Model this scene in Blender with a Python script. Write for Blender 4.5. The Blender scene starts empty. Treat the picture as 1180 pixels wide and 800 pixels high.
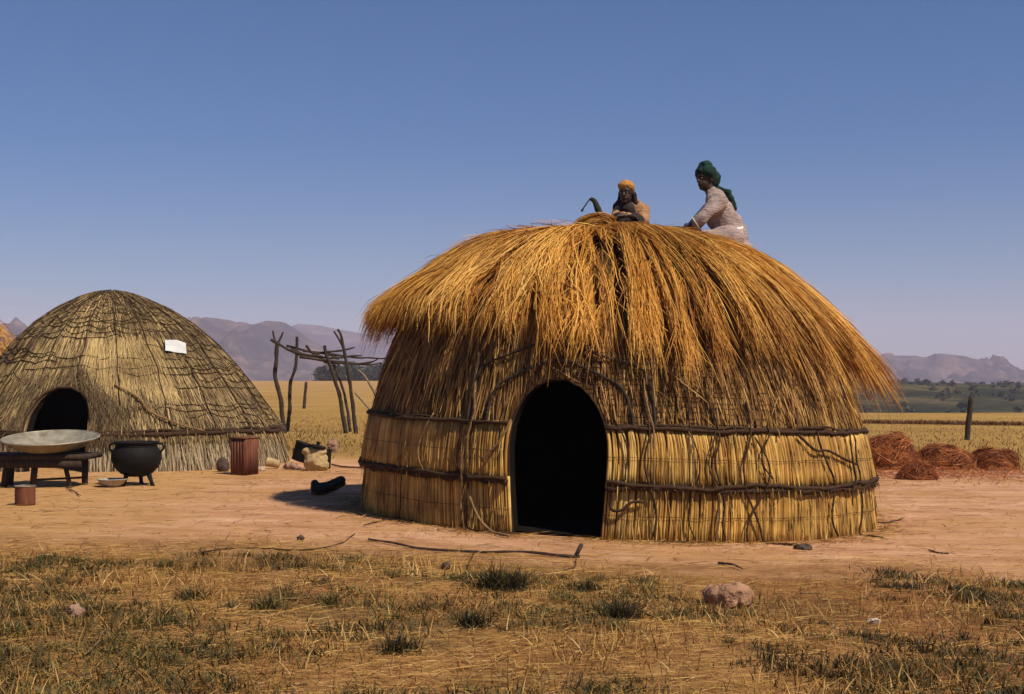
import bpy, bmesh, math, random
import numpy as np
from mathutils import Vector, Matrix, noise as mnoise
R = np.random.default_rng(7); random.seed(7)
sc = bpy.context.scene; COL = sc.collection
PI = math.pi
# ------------------------------------------------------------------ camera numbers
F, CH, HOR = 1500.0, 1.30, 445.0          # focal length (px of an 1180 wide frame), eye height, horizon row
def smooth(a, b, x):
    t = np.clip((np.asarray(x, float)-a)/(b-a), 0, 1); return t*t*(3-2*t)
def g(x, y):                               # height of the land
    x = np.asarray(x, float); y = np.asarray(y, float)
    near = -.11*np.tanh((x-1)/3)*(1-smooth(45, 110, y))
    sr = smooth(.02, .14, x/np.maximum(y, 5.0))
    far = 2.9*smooth(45, 420, y)*(1-sr) - 10*smooth(66, 140, y)*sr
    return near+far
def bumps(x, y):
    b = np.zeros_like(np.asarray(x, float))
    for (kx, ky, ph, a) in BW: b = b+a*np.sin(kx*x+ky*y+ph)
    return b*(.35+.65*(1-smooth(9.0, 10.2, y)))
BW = [(R.normal()*s, R.normal()*s, R.uniform(0, 6.28), a) for s, a in ((.8, .012), (1.5, .01), (2.5, .008), (4, .006), (6, .005), (9, .004))]
def gz(x, y): return float(g(x, y)+(bumps(x, y) if y < 60 else 0))
def U(px, py, Y): return Vector(((px-590)/F*Y, Y, CH+(HOR-py)/F*Y))
def GP(px, py):                            # ground point seen at a pixel of the photograph
    Y = 12.0
    for _ in range(60):
        Y = .5*Y+.5*(CH-gz((px-590)/F*Y, Y))*F/max(py-HOR, 3)
    x = (px-590)/F*Y
    return Vector((x, Y, gz(x, Y)))
# ------------------------------------------------------------------ object helpers
ORIG = {}
def props(o, label=None, cat=None, group=None, kind=None):
    if label: o['label'] = label
    if cat: o['category'] = cat
    if group: o['group'] = group
    if kind: o['kind'] = kind
    return o
def thing(name, loc, label, cat, group=None):
    o = bpy.data.objects.new(name, None); COL.objects.link(o)
    o.empty_display_size = .2; o.location = loc; ORIG[o.name] = Vector(loc)
    return props(o, label, cat, group)
def link(name, me, mat, parent=None, base=None, smoothed=True):
    o = bpy.data.objects.new(name, me); COL.objects.link(o)
    if mat is not None: me.materials.clear(); me.materials.append(mat)
    org = ORIG[parent.name] if parent is not None else Vector(base or (0, 0, 0))
    if org.length > 0: me.transform(Matrix.Translation(-org))
    if parent is not None: o.parent = parent
    else: o.location = org
    ORIG[o.name] = org
    if smoothed: me.polygons.foreach_set('use_smooth', np.ones(len(me.polygons), bool))
    me.update()
    return o
def np_mesh(V, quads, rnd=None, uv=None, mats=None):
    V = np.asarray(V, np.float32); quads = np.asarray(quads, np.int32); n = quads.shape[1]
    me = bpy.data.meshes.new('m')
    me.vertices.add(len(V)); me.vertices.foreach_set('co', V.ravel())
    me.loops.add(quads.size); me.loops.foreach_set('vertex_index', quads.ravel())
    me.polygons.add(len(quads)); me.polygons.foreach_set('loop_start', np.arange(len(quads), dtype=np.int32)*n)
    me.update(calc_edges=True)
    if rnd is not None:
        a = me.attributes.new('rnd', 'FLOAT', 'POINT'); a.data.foreach_set('value', np.asarray(rnd, np.float32).ravel())
    if uv is not None:
        l = me.uv_layers.new(name='UVMap'); l.data.foreach_set('uv', np.asarray(uv, np.float32)[quads.ravel()].ravel())
    return me
class MB:
    def __init__(s): s.V = []; s.F = []; s.A = []
    def add(s, V, F, r=.5):
        o = len(s.V); s.V += [tuple(v) for v in V]; s.F += [[i+o for i in f] for f in F]; s.A += [r]*len(V)
    def tube(s, pts, rad, n=6, r=None, knots=0):
        pts = [Vector(p) for p in pts]; m = len(pts)
        rad = rad if hasattr(rad, '__len__') else [rad]*m
        r = random.random() if r is None else r
        V = []; up = Vector((.31, .17, .93)).normalized()
        for i, p in enumerate(pts):
            d = (pts[min(i+1, m-1)]-pts[max(i-1, 0)])
            d = d.normalized() if d.length > 1e-9 else Vector((0, 0, 1))
            a = d.cross(up)
            if a.length < 1e-3: a = d.cross(Vector((1, 0, 0)))
            a.normalize(); b = d.cross(a)
            up = (up-d*up.dot(d)); up = up.normalized() if up.length > .05 else b
            k = rad[i]*(1+knots*(random.random()-.5))
            for j in range(n):
                t = 2*PI*j/n
                V.append(p+(a*math.cos(t)+b*math.sin(t))*k)
        Fc = [[i*n+j, i*n+(j+1) % n, (i+1)*n+(j+1) % n, (i+1)*n+j] for i in range(m-1) for j in range(n)]
        Fc += [list(range(n))[::-1], [(m-1)*n+j for j in range(n)]]
        s.add(V, Fc, r); return s
    def box(s, c, size, rot=None, r=.5):
        c = Vector(c); h = [q/2 for q in size]
        V = [Vector((x*h[0], y*h[1], z*h[2])) for x in (-1, 1) for y in (-1, 1) for z in (-1, 1)]
        if rot is not None: V = [rot @ v for v in V]
        s.add([v+c for v in V], [[0, 1, 3, 2], [4, 6, 7, 5], [0, 4, 5, 1], [2, 3, 7, 6], [0, 2, 6, 4], [1, 5, 7, 3]], r); return s
    def lathe(s, prof, c, n=32, rot=None, r=.5, close=False, wob=0):
        c = Vector(c); V = []
        for (q, z) in prof:
            for j in range(n):
                t = 2*PI*j/n; k = q*(1+wob*math.sin(3*t+z*9))
                v = Vector((k*math.cos(t), k*math.sin(t), z)); V.append(c+(rot @ v if rot is not None else v))
        m = len(prof)
        Fc = [[i*n+j, i*n+(j+1) % n, (i+1)*n+(j+1) % n, (i+1)*n+j] for i in range(m-1) for j in range(n)]
        s.add(V, Fc, r); return s
    def build(s, name, mat, parent=None, base=None, smoothed=True, bevel=0):
        me = bpy.data.meshes.new(name); me.from_pydata(s.V, [], s.F)
        a = me.attributes.new('rnd', 'FLOAT', 'POINT'); a.data.foreach_set('value', np.array(s.A, np.float32))
        bm = bmesh.new(); bm.from_mesh(me); bmesh.ops.recalc_face_normals(bm, faces=bm.faces)
        if bevel: bmesh.ops.bevel(bm, geom=[e for e in bm.edges if e.is_manifold and e.calc_face_angle(0) > .6], offset=bevel, segments=2, affect='EDGES')
        bm.to_mesh(me); bm.free()
        return link(name, me, mat, parent, base, smoothed)
def spline(pts, per=6):
    P = [Vector(p) for p in pts]; P = [P[0]*2-P[1]]+P+[P[-1]*2-P[-2]]; out = []
    for i in range(1, len(P)-2):
        for k in range(per):
            t = k/per; a, b, c, d = P[i-1:i+3]
            out.append(.5*((2*b)+(c-a)*t+(2*a-5*b+4*c-d)*t*t+(3*b-a-3*c+d)*t**3))
    return out+[P[-2]]
def wob(pts, amp, per=6):
    q = spline(pts, per); s = random.random()*50
    return [p+amp*mnoise.noise_vector(p*3+Vector((s, s, s))) for p in q]
def ribbons(P, N, W, rnd, phi=1.0):
    """flat blades: P (n,k,3) paths, N (n,k,3) the face normals they lean round, W (n,k) widths"""
    n, k, _ = P.shape
    T = np.gradient(P, axis=1); T /= np.linalg.norm(T, axis=2, keepdims=True)+1e-9
    S = np.cross(T, N); S /= np.linalg.norm(S, axis=2, keepdims=True)+1e-9
    M = np.cross(S, T)
    a = R.uniform(-phi, phi, (n, 1, 1)); S = S*np.cos(a)+M*np.sin(a)
    V = np.stack([P-S*W[..., None]*.5, P+S*W[..., None]*.5], 2).reshape(-1, 3)
    i = (np.arange(n)[:, None]*k+np.arange(k-1)[None])*2
    Q = np.stack([i, i+1, i+3, i+2], -1).reshape(-1, 4)
    return V, Q, np.repeat(rnd, k*2)
def join_np(parts):
    V = []; Q = []; A = []; o = 0
    for v, q, a in parts: V.append(v); Q.append(q+o); A.append(a); o += len(v)
    return np.concatenate(V), np.concatenate(Q), np.concatenate(A)
def blob(shapes, voxel, sm=3):
    """ellipsoids and tapered limbs fused into one continuous skin"""
    bm = bmesh.new()
    for s in shapes:
        if s[0] == 'e':
            _, c, rad, rot = s
            M = Matrix.Translation(c) @ (rot.to_4x4() if rot is not None else Matrix()) @ Matrix.Diagonal((*rad, 1))
            bmesh.ops.create_uvsphere(bm, u_segments=20, v_segments=14, radius=1, matrix=M)
        else:
            _, pts, rad = s
            for i in range(len(pts)-1):
                a, b = Vector(pts[i]), Vector(pts[i+1]); d = b-a; L = d.length
                q = Vector((0, 0, 1)).rotation_difference(d.normalized()).to_matrix().to_4x4()
                bmesh.ops.create_cone(bm, cap_ends=True, segments=14, radius1=rad[i], radius2=rad[i+1], depth=L, matrix=Matrix.Translation((a+b)/2) @ q)
            for p, r_ in zip(pts, rad):
                bmesh.ops.create_uvsphere(bm, u_segments=14, v_segments=10, radius=r_*1.0, matrix=Matrix.Translation(p))
    me = bpy.data.meshes.new('t'); bm.to_mesh(me); bm.free()
    o = bpy.data.objects.new('t', me); COL.objects.link(o)
    m = o.modifiers.new('r', 'REMESH'); m.mode = 'VOXEL'; m.voxel_size = voxel
    if sm: m = o.modifiers.new('s', 'SMOOTH'); m.factor = .5; m.iterations = sm
    dg = bpy.context.evaluated_depsgraph_get(); dg.update()
    out = bpy.data.meshes.new_from_object(o.evaluated_get(dg), depsgraph=dg)
    bpy.data.objects.remove(o); bpy.data.meshes.remove(me)
    return out
def rumple(me, amp, scale, seed=0):
    n = len(me.vertices); co = np.empty(n*3, np.float32); me.vertices.foreach_get('co', co); co = co.reshape(-1, 3)
    for i in range(n):
        v = Vector(co[i]); co[i] += np.array(mnoise.turbulence_vector(v*scale+Vector((seed, seed*2, 0)), 2, False))*amp
    me.vertices.foreach_set('co', co.ravel()); me.update()
# ------------------------------------------------------------------ materials
def mat_new(name):
    m = bpy.data.materials.new(name); m.use_nodes = True; nt = m.node_tree; nt.nodes.clear()
    out = nt.nodes.new('ShaderNodeOutputMaterial'); b = nt.nodes.new('ShaderNodeBsdfPrincipled')
    nt.links.new(b.outputs[0], out.inputs[0]); return m, nt, b, out
def N_(nt, t, **k):
    n = nt.nodes.new(t)
    for a, v in k.items(): setattr(n, a, v)
    return n
def ramp(nt, fac, stops):
    r = N_(nt, 'ShaderNodeValToRGB'); e = r.color_ramp.elements
    while len(e) < len(stops): e.new(.5)
    for el, (p, c) in zip(e, stops): el.position = p; el.color = (*c, 1)
    nt.links.new(fac, r.inputs[0]); return r.outputs[0]
def noise(nt, vec, scale, detail=4, rough=.6, stretch=None):
    if stretch:
        mp = N_(nt, 'ShaderNodeMapping'); mp.inputs['Scale'].default_value = stretch; nt.links.new(vec, mp.inputs[0]); vec = mp.outputs[0]
    n = N_(nt, 'ShaderNodeTexNoise'); n.inputs['Scale'].default_value = scale; n.inputs['Detail'].default_value = detail; n.inputs['Roughness'].default_value = rough
    nt.links.new(vec, n.inputs['Vector']); return n.outputs['Fac']
def mixc(nt, fac, a, b, mode='MIX'):
    m = N_(nt, 'ShaderNodeMix', data_type='RGBA', blend_type=mode)
    for s, v in ((0, fac), (6, a), (7, b)):
        if hasattr(v, 'is_linked'): nt.links.new(v, m.inputs[s])
        elif isinstance(v, (int, float)): m.inputs[s].default_value = v
        else: m.inputs[s].default_value = (*v, 1)
    return m.outputs[2]
def math_(nt, op, a, b=0.0, c=None):
    m = N_(nt, 'ShaderNodeMath', operation=op)
    for i, v in enumerate((a, b) if c is None else (a, b, c)):
        if hasattr(v, 'is_linked'): nt.links.new(v, m.inputs[i])
        else: m.inputs[i].default_value = v
    return m.outputs[0]
def bump(nt, b, h, strength, dist=.02):
    n = N_(nt, 'ShaderNodeBump'); n.inputs['Strength'].default_value = strength; n.inputs['Distance'].default_value = dist
    nt.links.new(h, n.inputs['Height']); nt.links.new(n.outputs[0], b.inputs['Normal'])
def straw(name, stops, transl=.18, nscale=1.2, low=.72):
    m, nt, b, out = mat_new(name)
    at = N_(nt, 'ShaderNodeAttribute', attribute_name='rnd'); pos = N_(nt, 'ShaderNodeNewGeometry').outputs['Position']
    c = ramp(nt, at.outputs['Fac'], stops)
    k = ramp(nt, noise(nt, pos, nscale, 3), [(.36, (low, low*.92, low*.84)), (.66, (1.12, 1.1, 1.05))])
    c = mixc(nt, 1.0, c, k, 'MULTIPLY')
    nt.links.new(c, b.inputs['Base Color']); b.inputs['Roughness'].default_value = .62; b.inputs['Specular IOR Level'].default_value = .25
    if transl:
        t = N_(nt, 'ShaderNodeBsdfTranslucent'); nt.links.new(c, t.inputs[0])
        mx = N_(nt, 'ShaderNodeMixShader'); mx.inputs[0].default_value = transl
        nt.links.new(b.outputs[0], mx.inputs[1]); nt.links.new(t.outputs[0], mx.inputs[2]); nt.links.new(mx.outputs[0], out.inputs[0])
    return m
def solid(name, c1, c2, scale=8, rough=.8, bmp=.3, metal=0, stretch=None, bd=.02, spec=.3, detail=5):
    m, nt, b, out = mat_new(name)
    pos = N_(nt, 'ShaderNodeTexCoord').outputs['Object']
    n1 = noise(nt, pos, scale, detail, .65, stretch)
    nt.links.new(ramp(nt, n1, [(.32, c1), (.68, c2)]), b.inputs['Base Color'])
    b.inputs['Roughness'].default_value = rough; b.inputs['Metallic'].default_value = metal; b.inputs['Specular IOR Level'].default_value = spec
    if bmp: bump(nt, b, noise(nt, pos, scale*3.1, 4, .6, stretch), bmp, bd)
    return m
def hatch(name, c1, c2, c3, lines, bstr=.6):
    """grass mats: fine upright streaks from the UV (u metres round, v metres up)"""
    m, nt, b, out = mat_new(name)
    uv = N_(nt, 'ShaderNodeUVMap', uv_map='UVMap').outputs[0]
    n1 = noise(nt, uv, 1.0, 4, .7, (lines, lines*.07, 1)); n2 = noise(nt, uv, 1.3, 4, .6)
    c = ramp(nt, n1, [(.3, c1), (.52, c2), (.72, c3)])
    c = mixc(nt, 1.0, c, ramp(nt, n2, [(.3, (.42, .38, .34)), (.7, (1.15, 1.1, 1.0))]), 'MULTIPLY')
    nt.links.new(c, b.inputs['Base Color']); b.inputs['Roughness'].default_value = .85; b.inputs['Specular IOR Level'].default_value = .15
    bump(nt, b, n1, bstr, .03); return m
M = {}
M['thatch'] = straw('thatch_straw', [(0, (.15, .044, .007)), (.25, (.37, .140, .020)), (.6, (.60, .295, .048)), (1, (.78, .50, .14))], .15, .8)
M['reed'] = straw('reed_gold', [(0, (.20, .085, .018)), (.35, (.44, .235, .050)), (.75, (.58, .36, .09)), (1, (.68, .47, .17))], 0, 3.2, .55)
M['mat_straw'] = straw('mat_straw', [(0, (.09, .034, .010)), (.45, (.28, .135, .034)), (1, (.56, .34, .10))], .1, 2)
M['mat'] = hatch('grass_mat', (.06, .028, .011), (.16, .078, .026), (.28, .15, .05), 40)
M['inner_shade'] = solid('inside_shade_black', (.006, .005, .004), (.012, .009, .007), 6, .95, .2, spec=.05)  # near-black: shade inside the huts put into the colour, dark floor included
M['rope'] = solid('dark_grass_rope', (.022, .010, .004), (.060, .028, .011), 30, .9, .6, bd=.006)
M['rope2'] = solid('pale_grass_rope', (.12, .065, .025), (.28, .17, .07), 30, .9, .5, bd=.006)
M['old'] = hatch('weathered_thatch', (.07, .046, .022), (.19, .128, .06), (.34, .245, .13), 22, .8)
M['old_straw'] = straw('old_straw', [(0, (.06, .038, .016)), (.4, (.23, .155, .072)), (.75, (.42, .30, .14)), (1, (.58, .42, .18))], .08, 1.1, .55)
M['skirt'] = straw('grey_grass', [(0, (.17, .13, .08)), (.5, (.36, .29, .18)), (1, (.52, .43, .29))], .05, 1.5)
M['pole'] = solid('old_wood', (.022, .014, .009), (.065, .042, .028), 7, .9, .6, stretch=(6, 6, 1))
M['pole2'] = solid('pale_wood', (.17, .12, .075), (.30, .22, .14), 7, .9, .5, stretch=(5, 5, 1))
M['iron'] = solid('black_iron', (.004, .0035, .003), (.010, .009, .008), 14, .75, .4, bd=.01, spec=.2)
M['tin'] = solid('worn_tin', (.20, .165, .11), (.40, .36, .28), 9, .5, .15, metal=.35)
M['enamel'] = solid('chipped_enamel', (.26, .23, .18), (.46, .42, .35), 20, .4, .1)
M['rust'] = solid('rusty_brown', (.075, .022, .012), (.19, .065, .03), 6, .85, .4, stretch=(5, 5, .6))
M['canvas'] = solid('sackcloth', (.30, .20, .09), (.48, .35, .18), 10, .95, .5)
M['leather'] = solid('black_leather', (.008, .007, .007), (.02, .017, .015), 20, .6, .4)
M['skin'] = solid('dark_skin', (.030, .014, .008), (.045, .022, .013), 18, .5, .1)
M['scarf'] = solid('green_cloth', (.003, .018, .014), (.009, .042, .032), 20, .9, .5)
M['blouse'] = solid('pink_cloth', (.25, .18, .16), (.42, .32, .29), 6, .95, .8, stretch=(1, 1, 3), bd=.03, detail=3)
M['belt'] = solid('white_cloth', (.66, .62, .55), (.78, .74, .68), 14, .95, .3)
M['cap'] = solid('ochre_cloth', (.36, .16, .03), (.50, .25, .06), 22, .95, .5)
M['tan'] = solid('tan_cloth', (.28, .13, .06), (.45, .25, .12), 9, .95, .9, bd=.04)
M['darkcloth'] = solid('dark_cloth', (.014, .011, .012), (.035, .026, .024), 16, .95, .4)
M['eye'] = solid('eye_white', (.16, .14, .12), (.20, .18, .16), 3, .4, 0)
M['rock'] = solid('pink_rock', (.21, .115, .075), (.37, .23, .16), 9, .9, .7)
M['earth'] = solid('earthy_rock', (.23, .11, .06), (.42, .24, .14), 5, .95, .9, bd=.05)
M['rock2'] = solid('dark_rock', (.05, .032, .024), (.10, .065, .05), 9, .9, .6)
M['rock3'] = solid('pale_rock', (.34, .26, .19), (.52, .43, .33), 9, .9, .5)
M['paper'] = solid('paper', (.46, .47, .48), (.62, .62, .60), 6, .8, .1)
M['red_straw'] = straw('red_straw', [(0, (.07, .020, .008)), (.4, (.25, .062, .016)), (.8, (.44, .135, .032)), (1, (.56, .24, .07))], .1, 2)
M['stalk'] = solid('dry_stalk', (.012, .016, .009), (.035, .040, .022), 30, .9, .4)
M['sheaf'] = straw('sheaf_straw', [(0, (.07, .025, .008)), (.5, (.24, .10, .025)), (1, (.55, .30, .09))], .1, 3)
M['dry'] = straw('dry_grass', [(0, (.12, .05, .016)), (.4, (.32, .165, .042)), (.8, (.50, .30, .08)), (1, (.66, .47, .20))], .15, .8)
M['green'] = straw('green_weed', [(0, (.024, .016, .007)), (.35, (.050, .042, .014)), (.65, (.085, .082, .026)), (1, (.30, .20, .055))], .2, 1.2)
M['field'] = straw('field_grass', [(0, (.15, .08, .022)), (.5, (.29, .165, .045)), (1, (.42, .28, .085))], .15, .15, .5)
M['leaf'] = straw('far_leaf', [(0, (.014, .022, .012)), (1, (.045, .06, .03))], 0, .3)
# ground: bare pink yard, straw litter towards the camera, dry yellow veld beyond
def ground_mat():
    m, nt, b, out = mat_new('veld_ground')
    pos = N_(nt, 'ShaderNodeNewGeometry').outputs['Position']
    sx = N_(nt, 'ShaderNodeSeparateXYZ'); nt.links.new(pos, sx.inputs[0]); X, Y = sx.outputs[0], sx.outputs[1]
    n1 = noise(nt, pos, .55, 5, .6); n2 = noise(nt, pos, 2.6, 6, .7, (.35, 1, 1)); n3 = noise(nt, pos, 16, 6, .75, (.45, 1, 1)); n4 = noise(nt, pos, .12, 4, .6)
    def band(v, a, c): 
        r = N_(nt, 'ShaderNodeMapRange', interpolation_type='SMOOTHSTEP'); nt.links.new(v, r.inputs[0]); r.inputs[1].default_value = a; r.inputs[2].default_value = c; return r.outputs[0]
    dirt = ramp(nt, n2, [(.3, (.41, .20, .10)), (.5, (.59, .315, .175)), (.72, (.74, .455, .275))])
    dirt = mixc(nt, math_(nt, 'MULTIPLY', band(n1, .42, .62), .55), dirt, (.46, .235, .075))
    dirt = mixc(nt, math_(nt, 'MULTIPLY', band(X, -2.2, -4.5), .6), dirt, (.50, .28, .085))      # sandier by the old hut
    n5 = noise(nt, pos, 7, 7, .8, (.22, 1, 1)); dirt = mixc(nt, math_(nt, 'MULTIPLY', band(n3, .55, .72), .6), dirt, (.24, .115, .05)); dirt = mixc(nt, math_(nt, 'MULTIPLY', band(n5, .52, .66), .55), dirt, (.27, .125, .06)); dirt = mixc(nt, math_(nt, 'MULTIPLY', band(n5, .46, .34), .5), dirt, (.66, .43, .28))
    litter = ramp(nt, n3, [(.32, (.13, .056, .021)), (.5, (.36, .18, .062)), (.7, (.55, .32, .115))])
    litter = mixc(nt, math_(nt, 'MULTIPLY', band(n1, .46, .6), .6), litter, (.085, .065, .025)); n6 = noise(nt, pos, 1.3, 5, .65); litter = mixc(nt, math_(nt, 'MULTIPLY', band(n6, .5, .62), .45), litter, (.19, .07, .028))
    litter = mixc(nt, math_(nt, 'MULTIPLY', band(X, .8, 2.6), .45), litter, (.27, .09, .035))
    yy = math_(nt, 'ADD', Y, math_(nt, 'MULTIPLY', math_(nt, 'SUBTRACT', n2, .5), 2.2)); yy = math_(nt, 'ADD', yy, math_(nt, 'MULTIPLY', math_(nt, 'SUBTRACT', n1, .5), 2.5))
    yy = math_(nt, 'ADD', yy, math_(nt, 'MULTIPLY', X, .12))
    c = mixc(nt, band(yy, 10.6, 8.8), dirt, litter)
    veld = ramp(nt, n4, [(.3, (.27, .15, .04)), (.55, (.37, .22, .06)), (.75, (.42, .28, .085))])
    veld = mixc(nt, math_(nt, 'MULTIPLY', band(n2, .5, .7), .35), veld, (.27, .15, .05))
    veld = mixc(nt, math_(nt, 'MULTIPLY', band(Y, 90, 260), .5), veld, (.40, .23, .09))
    yv = math_(nt, 'ADD', Y, math_(nt, 'MULTIPLY', math_(nt, 'SUBTRACT', n1, .5), 5))
    c = mixc(nt, band(yv, 20.5, 23.5), c, veld)
    nt.links.new(c, b.inputs['Base Color']); b.inputs['Roughness'].default_value = .95; b.inputs['Specular IOR Level'].default_value = .1
    bump(nt, b, math_(nt, 'ADD', math_(nt, 'ADD', n3, n2), n5), .8, .045); return m
M['ground'] = ground_mat()
def hill_mat(name, c1, c2, c3, s):
    m, nt, b, out = mat_new(name)
    pos = N_(nt, 'ShaderNodeNewGeometry').outputs['Position']
    n1 = noise(nt, pos, s, 6, .65, (1, .6, 2.5)); n2 = noise(nt, pos, s*6, 5, .7)
    c = ramp(nt, n1, [(.40, c1), (.5, c2), (.60, c3)])
    c = mixc(nt, 1.0, c, ramp(nt, n2, [(.35, (.6, .6, .6)), (.65, (1.25, 1.2, 1.15))]), 'MULTIPLY')
    nt.links.new(c, b.inputs['Base Color']); b.inputs['Roughness'].default_value = 1; b.inputs['Specular IOR Level'].default_value = 0
    return m
M['mount'] = hill_mat('mountain_rock', (.022, .030, .038), (.055, .052, .052), (.14, .10, .088), .013)
M['scrub'] = hill_mat('scrub_hill', (.022, .028, .018), (.045, .048, .026), (.12, .095, .045), .03)
# ------------------------------------------------------------------ the land
def land():
    xs = np.concatenate([np.sinh(np.linspace(-6.2, 0, 150, endpoint=False))*16.0/np.sinh(1)*.55, [0]]); xs = np.concatenate([xs, -xs[:-1][::-1]]); 
    xs = np.sign(xs)*np.where(np.abs(xs) < 1e-9, 0, np.abs(xs)); xs = xs/np.abs(xs).max()*4200
    ys = np.concatenate([np.linspace(-30, 3.5, 12, endpoint=False), np.linspace(3.5, 24, 260, endpoint=False), np.geomspace(24, 5200, 110)])
    X, Y = np.meshgrid(xs, ys)
    Z = g(X, Y)+np.where(Y < 60, bumps(X, np.minimum(Y, 60))*(1-smooth(25, 60, Y)), 0)
    nx, ny = len(xs), len(ys); i = np.arange(ny-1)[:, None]*nx+np.arange(nx-1)[None]
    Q = np.stack([i, i+1, i+nx+1, i+nx], -1).reshape(-1, 4)
    o = link('ground', np_mesh(np.stack([X, Y, Z], -1).reshape(-1, 3), Q), M['ground']); props(o, kind='structure')
land()
def ridge(name, pts, Y, depth, foot, mat, rough, seed, nx=220, ny=60, front=.5):
    """a range of hills: crest heights given along x, falling both ways, gullied"""
    px = np.array([p[0] for p in pts], float); py = np.array([p[1] for p in pts], float)
    cx = (px-590)/F*Y; cz = CH+(HOR-py)/F*Y
    xs = np.linspace(cx[0], cx[-1], nx); crest = np.interp(xs, cx, cz)
    V = np.zeros((ny, nx, 3))
    for j, t in enumerate(np.linspace(-1, 1, ny)):
        y = Y+t*depth
        for i_, x in enumerate(xs):
            n = mnoise.fractal(Vector((x/rough, y/rough, seed)), .9, 2.1, 6)
            r_ = 1-abs(mnoise.fractal(Vector((x/rough*1.2+9, y/rough*.45, seed+3)), 1, 2, 4))
            e = max(0.0, 1-abs(t))**(.9 if t < 0 else .8)
            k = e*(1+.62*(1-e)*3*(n*.9+1.3*(r_-.75)))+.03*n*e
            if abs(t) < .03: k = 1.0
            V[j, i_] = (x, y, foot+(crest[i_]-foot)*min(max(k, 0), 1.0+.02*n)-(3 if k <= 0 else 0))
    i = np.arange(ny-1)[:, None]*nx+np.arange(nx-1)[None]
    Q = np.stack([i, i+1, i+nx+1, i+nx], -1).reshape(-1, 4)
    o = link(name, np_mesh(V.reshape(-1, 3), Q), mat); props(o, kind='structure'); return o
ridge('mountain', [(-420, 432), (-300, 408), (-200, 396), (-90, 388), (-20, 377), (40, 378), (100, 372), (170, 374), (222, 371), (240, 366), (262, 368), (280, 374), (296, 374), (309, 370), (320, 371), (334, 379), (350, 388), (366, 398), (385, 408), (410, 417), (450, 427), (520, 440)], 2000, 620, -2, M['mount'], 95, 1.7, 420, 110)
ridge('far_mountain', [(180, 440), (250, 400), (320, 380), (345, 373), (366, 374), (390, 379), (420, 385), (450, 389), (520, 402), (600, 410), (700, 420), (850, 436)], 3100, 600, -4, M['mount'], 300, 5.2, 200, 60)
ridge('mesa', [(900, 444), (950, 424), (985, 412), (1003, 409), (1040, 410), (1068, 412), (1085, 411), (1100, 409), (1114, 411), (1124, 421), (1140, 431), (1170, 437), (1220, 440), (1400, 444)], 2300, 500, -4, M['mount'], 90, 8.8, 360, 100)
def hill_slope():
    xs = np.linspace(-100, 460, 240); ys = np.geomspace(135, 700, 90)
    X, Y = np.meshgrid(xs, ys)
    Z = -11+15.8*smooth(130, 520, Y)*(.86+.14*np.sin(X*.013+1.0))*smooth(-100, 10, X)
    for i in np.ndindex(X.shape): Z[i] += mnoise.fractal(Vector((X[i]*.03, Y[i]*.03, 2)), 1, 2, 5)*.7
    nx, ny = len(xs), len(ys); i = np.arange(ny-1)[:, None]*nx+np.arange(nx-1)[None]
    Q = np.stack([i, i+1, i+nx+1, i+nx], -1).reshape(-1, 4)
    o = link('scrub_hill', np_mesh(np.stack([X, Y, Z], -1).reshape(-1, 3), Q), M['scrub']); props(o, kind='structure')
hill_slope()
def far_bushes():
    n = 420; P = []
    for _ in range(n):
        if random.random() < .35: y = random.uniform(380, 430); x = (random.uniform(372, 470)-590)/F*y; z = float(g(x, y)); s = random.uniform(1.2, 3.2)
        else:
            y = random.uniform(190, 560); x = random.uniform(.18, .48)*y; s = random.uniform(.5, 1.3)
            z = -11+15.8*float(smooth(130, 520, y))*(.86+.14*math.sin(x*.013+1))-.2
        P.append((x, y, z, s))
    k = 70; V = []; A = []
    for x, y, z, s in P:
        c = R.normal(size=(k, 3)); c /= np.linalg.norm(c, axis=1, keepdims=True); c *= R.uniform(.3, 1, (k, 1))**.5
        c = c*[s, s, s*.8]+[x, y, z+s*.7]
        for q in range(3): V.append(c+R.normal(size=(k, 3))*s*.28)
        A.append(R.uniform(0, 1, k))
    V = np.stack([np.concatenate(V[i::3]) for i in range(3)], 1).reshape(-1, 3); A = np.repeat(np.concatenate(A), 3)
    o = link('far_scrub', np_mesh(V, np.arange(len(V)).reshape(-1, 3), A), M['leaf'], smoothed=False); props(o, kind='stuff')
far_bushes()
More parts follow.
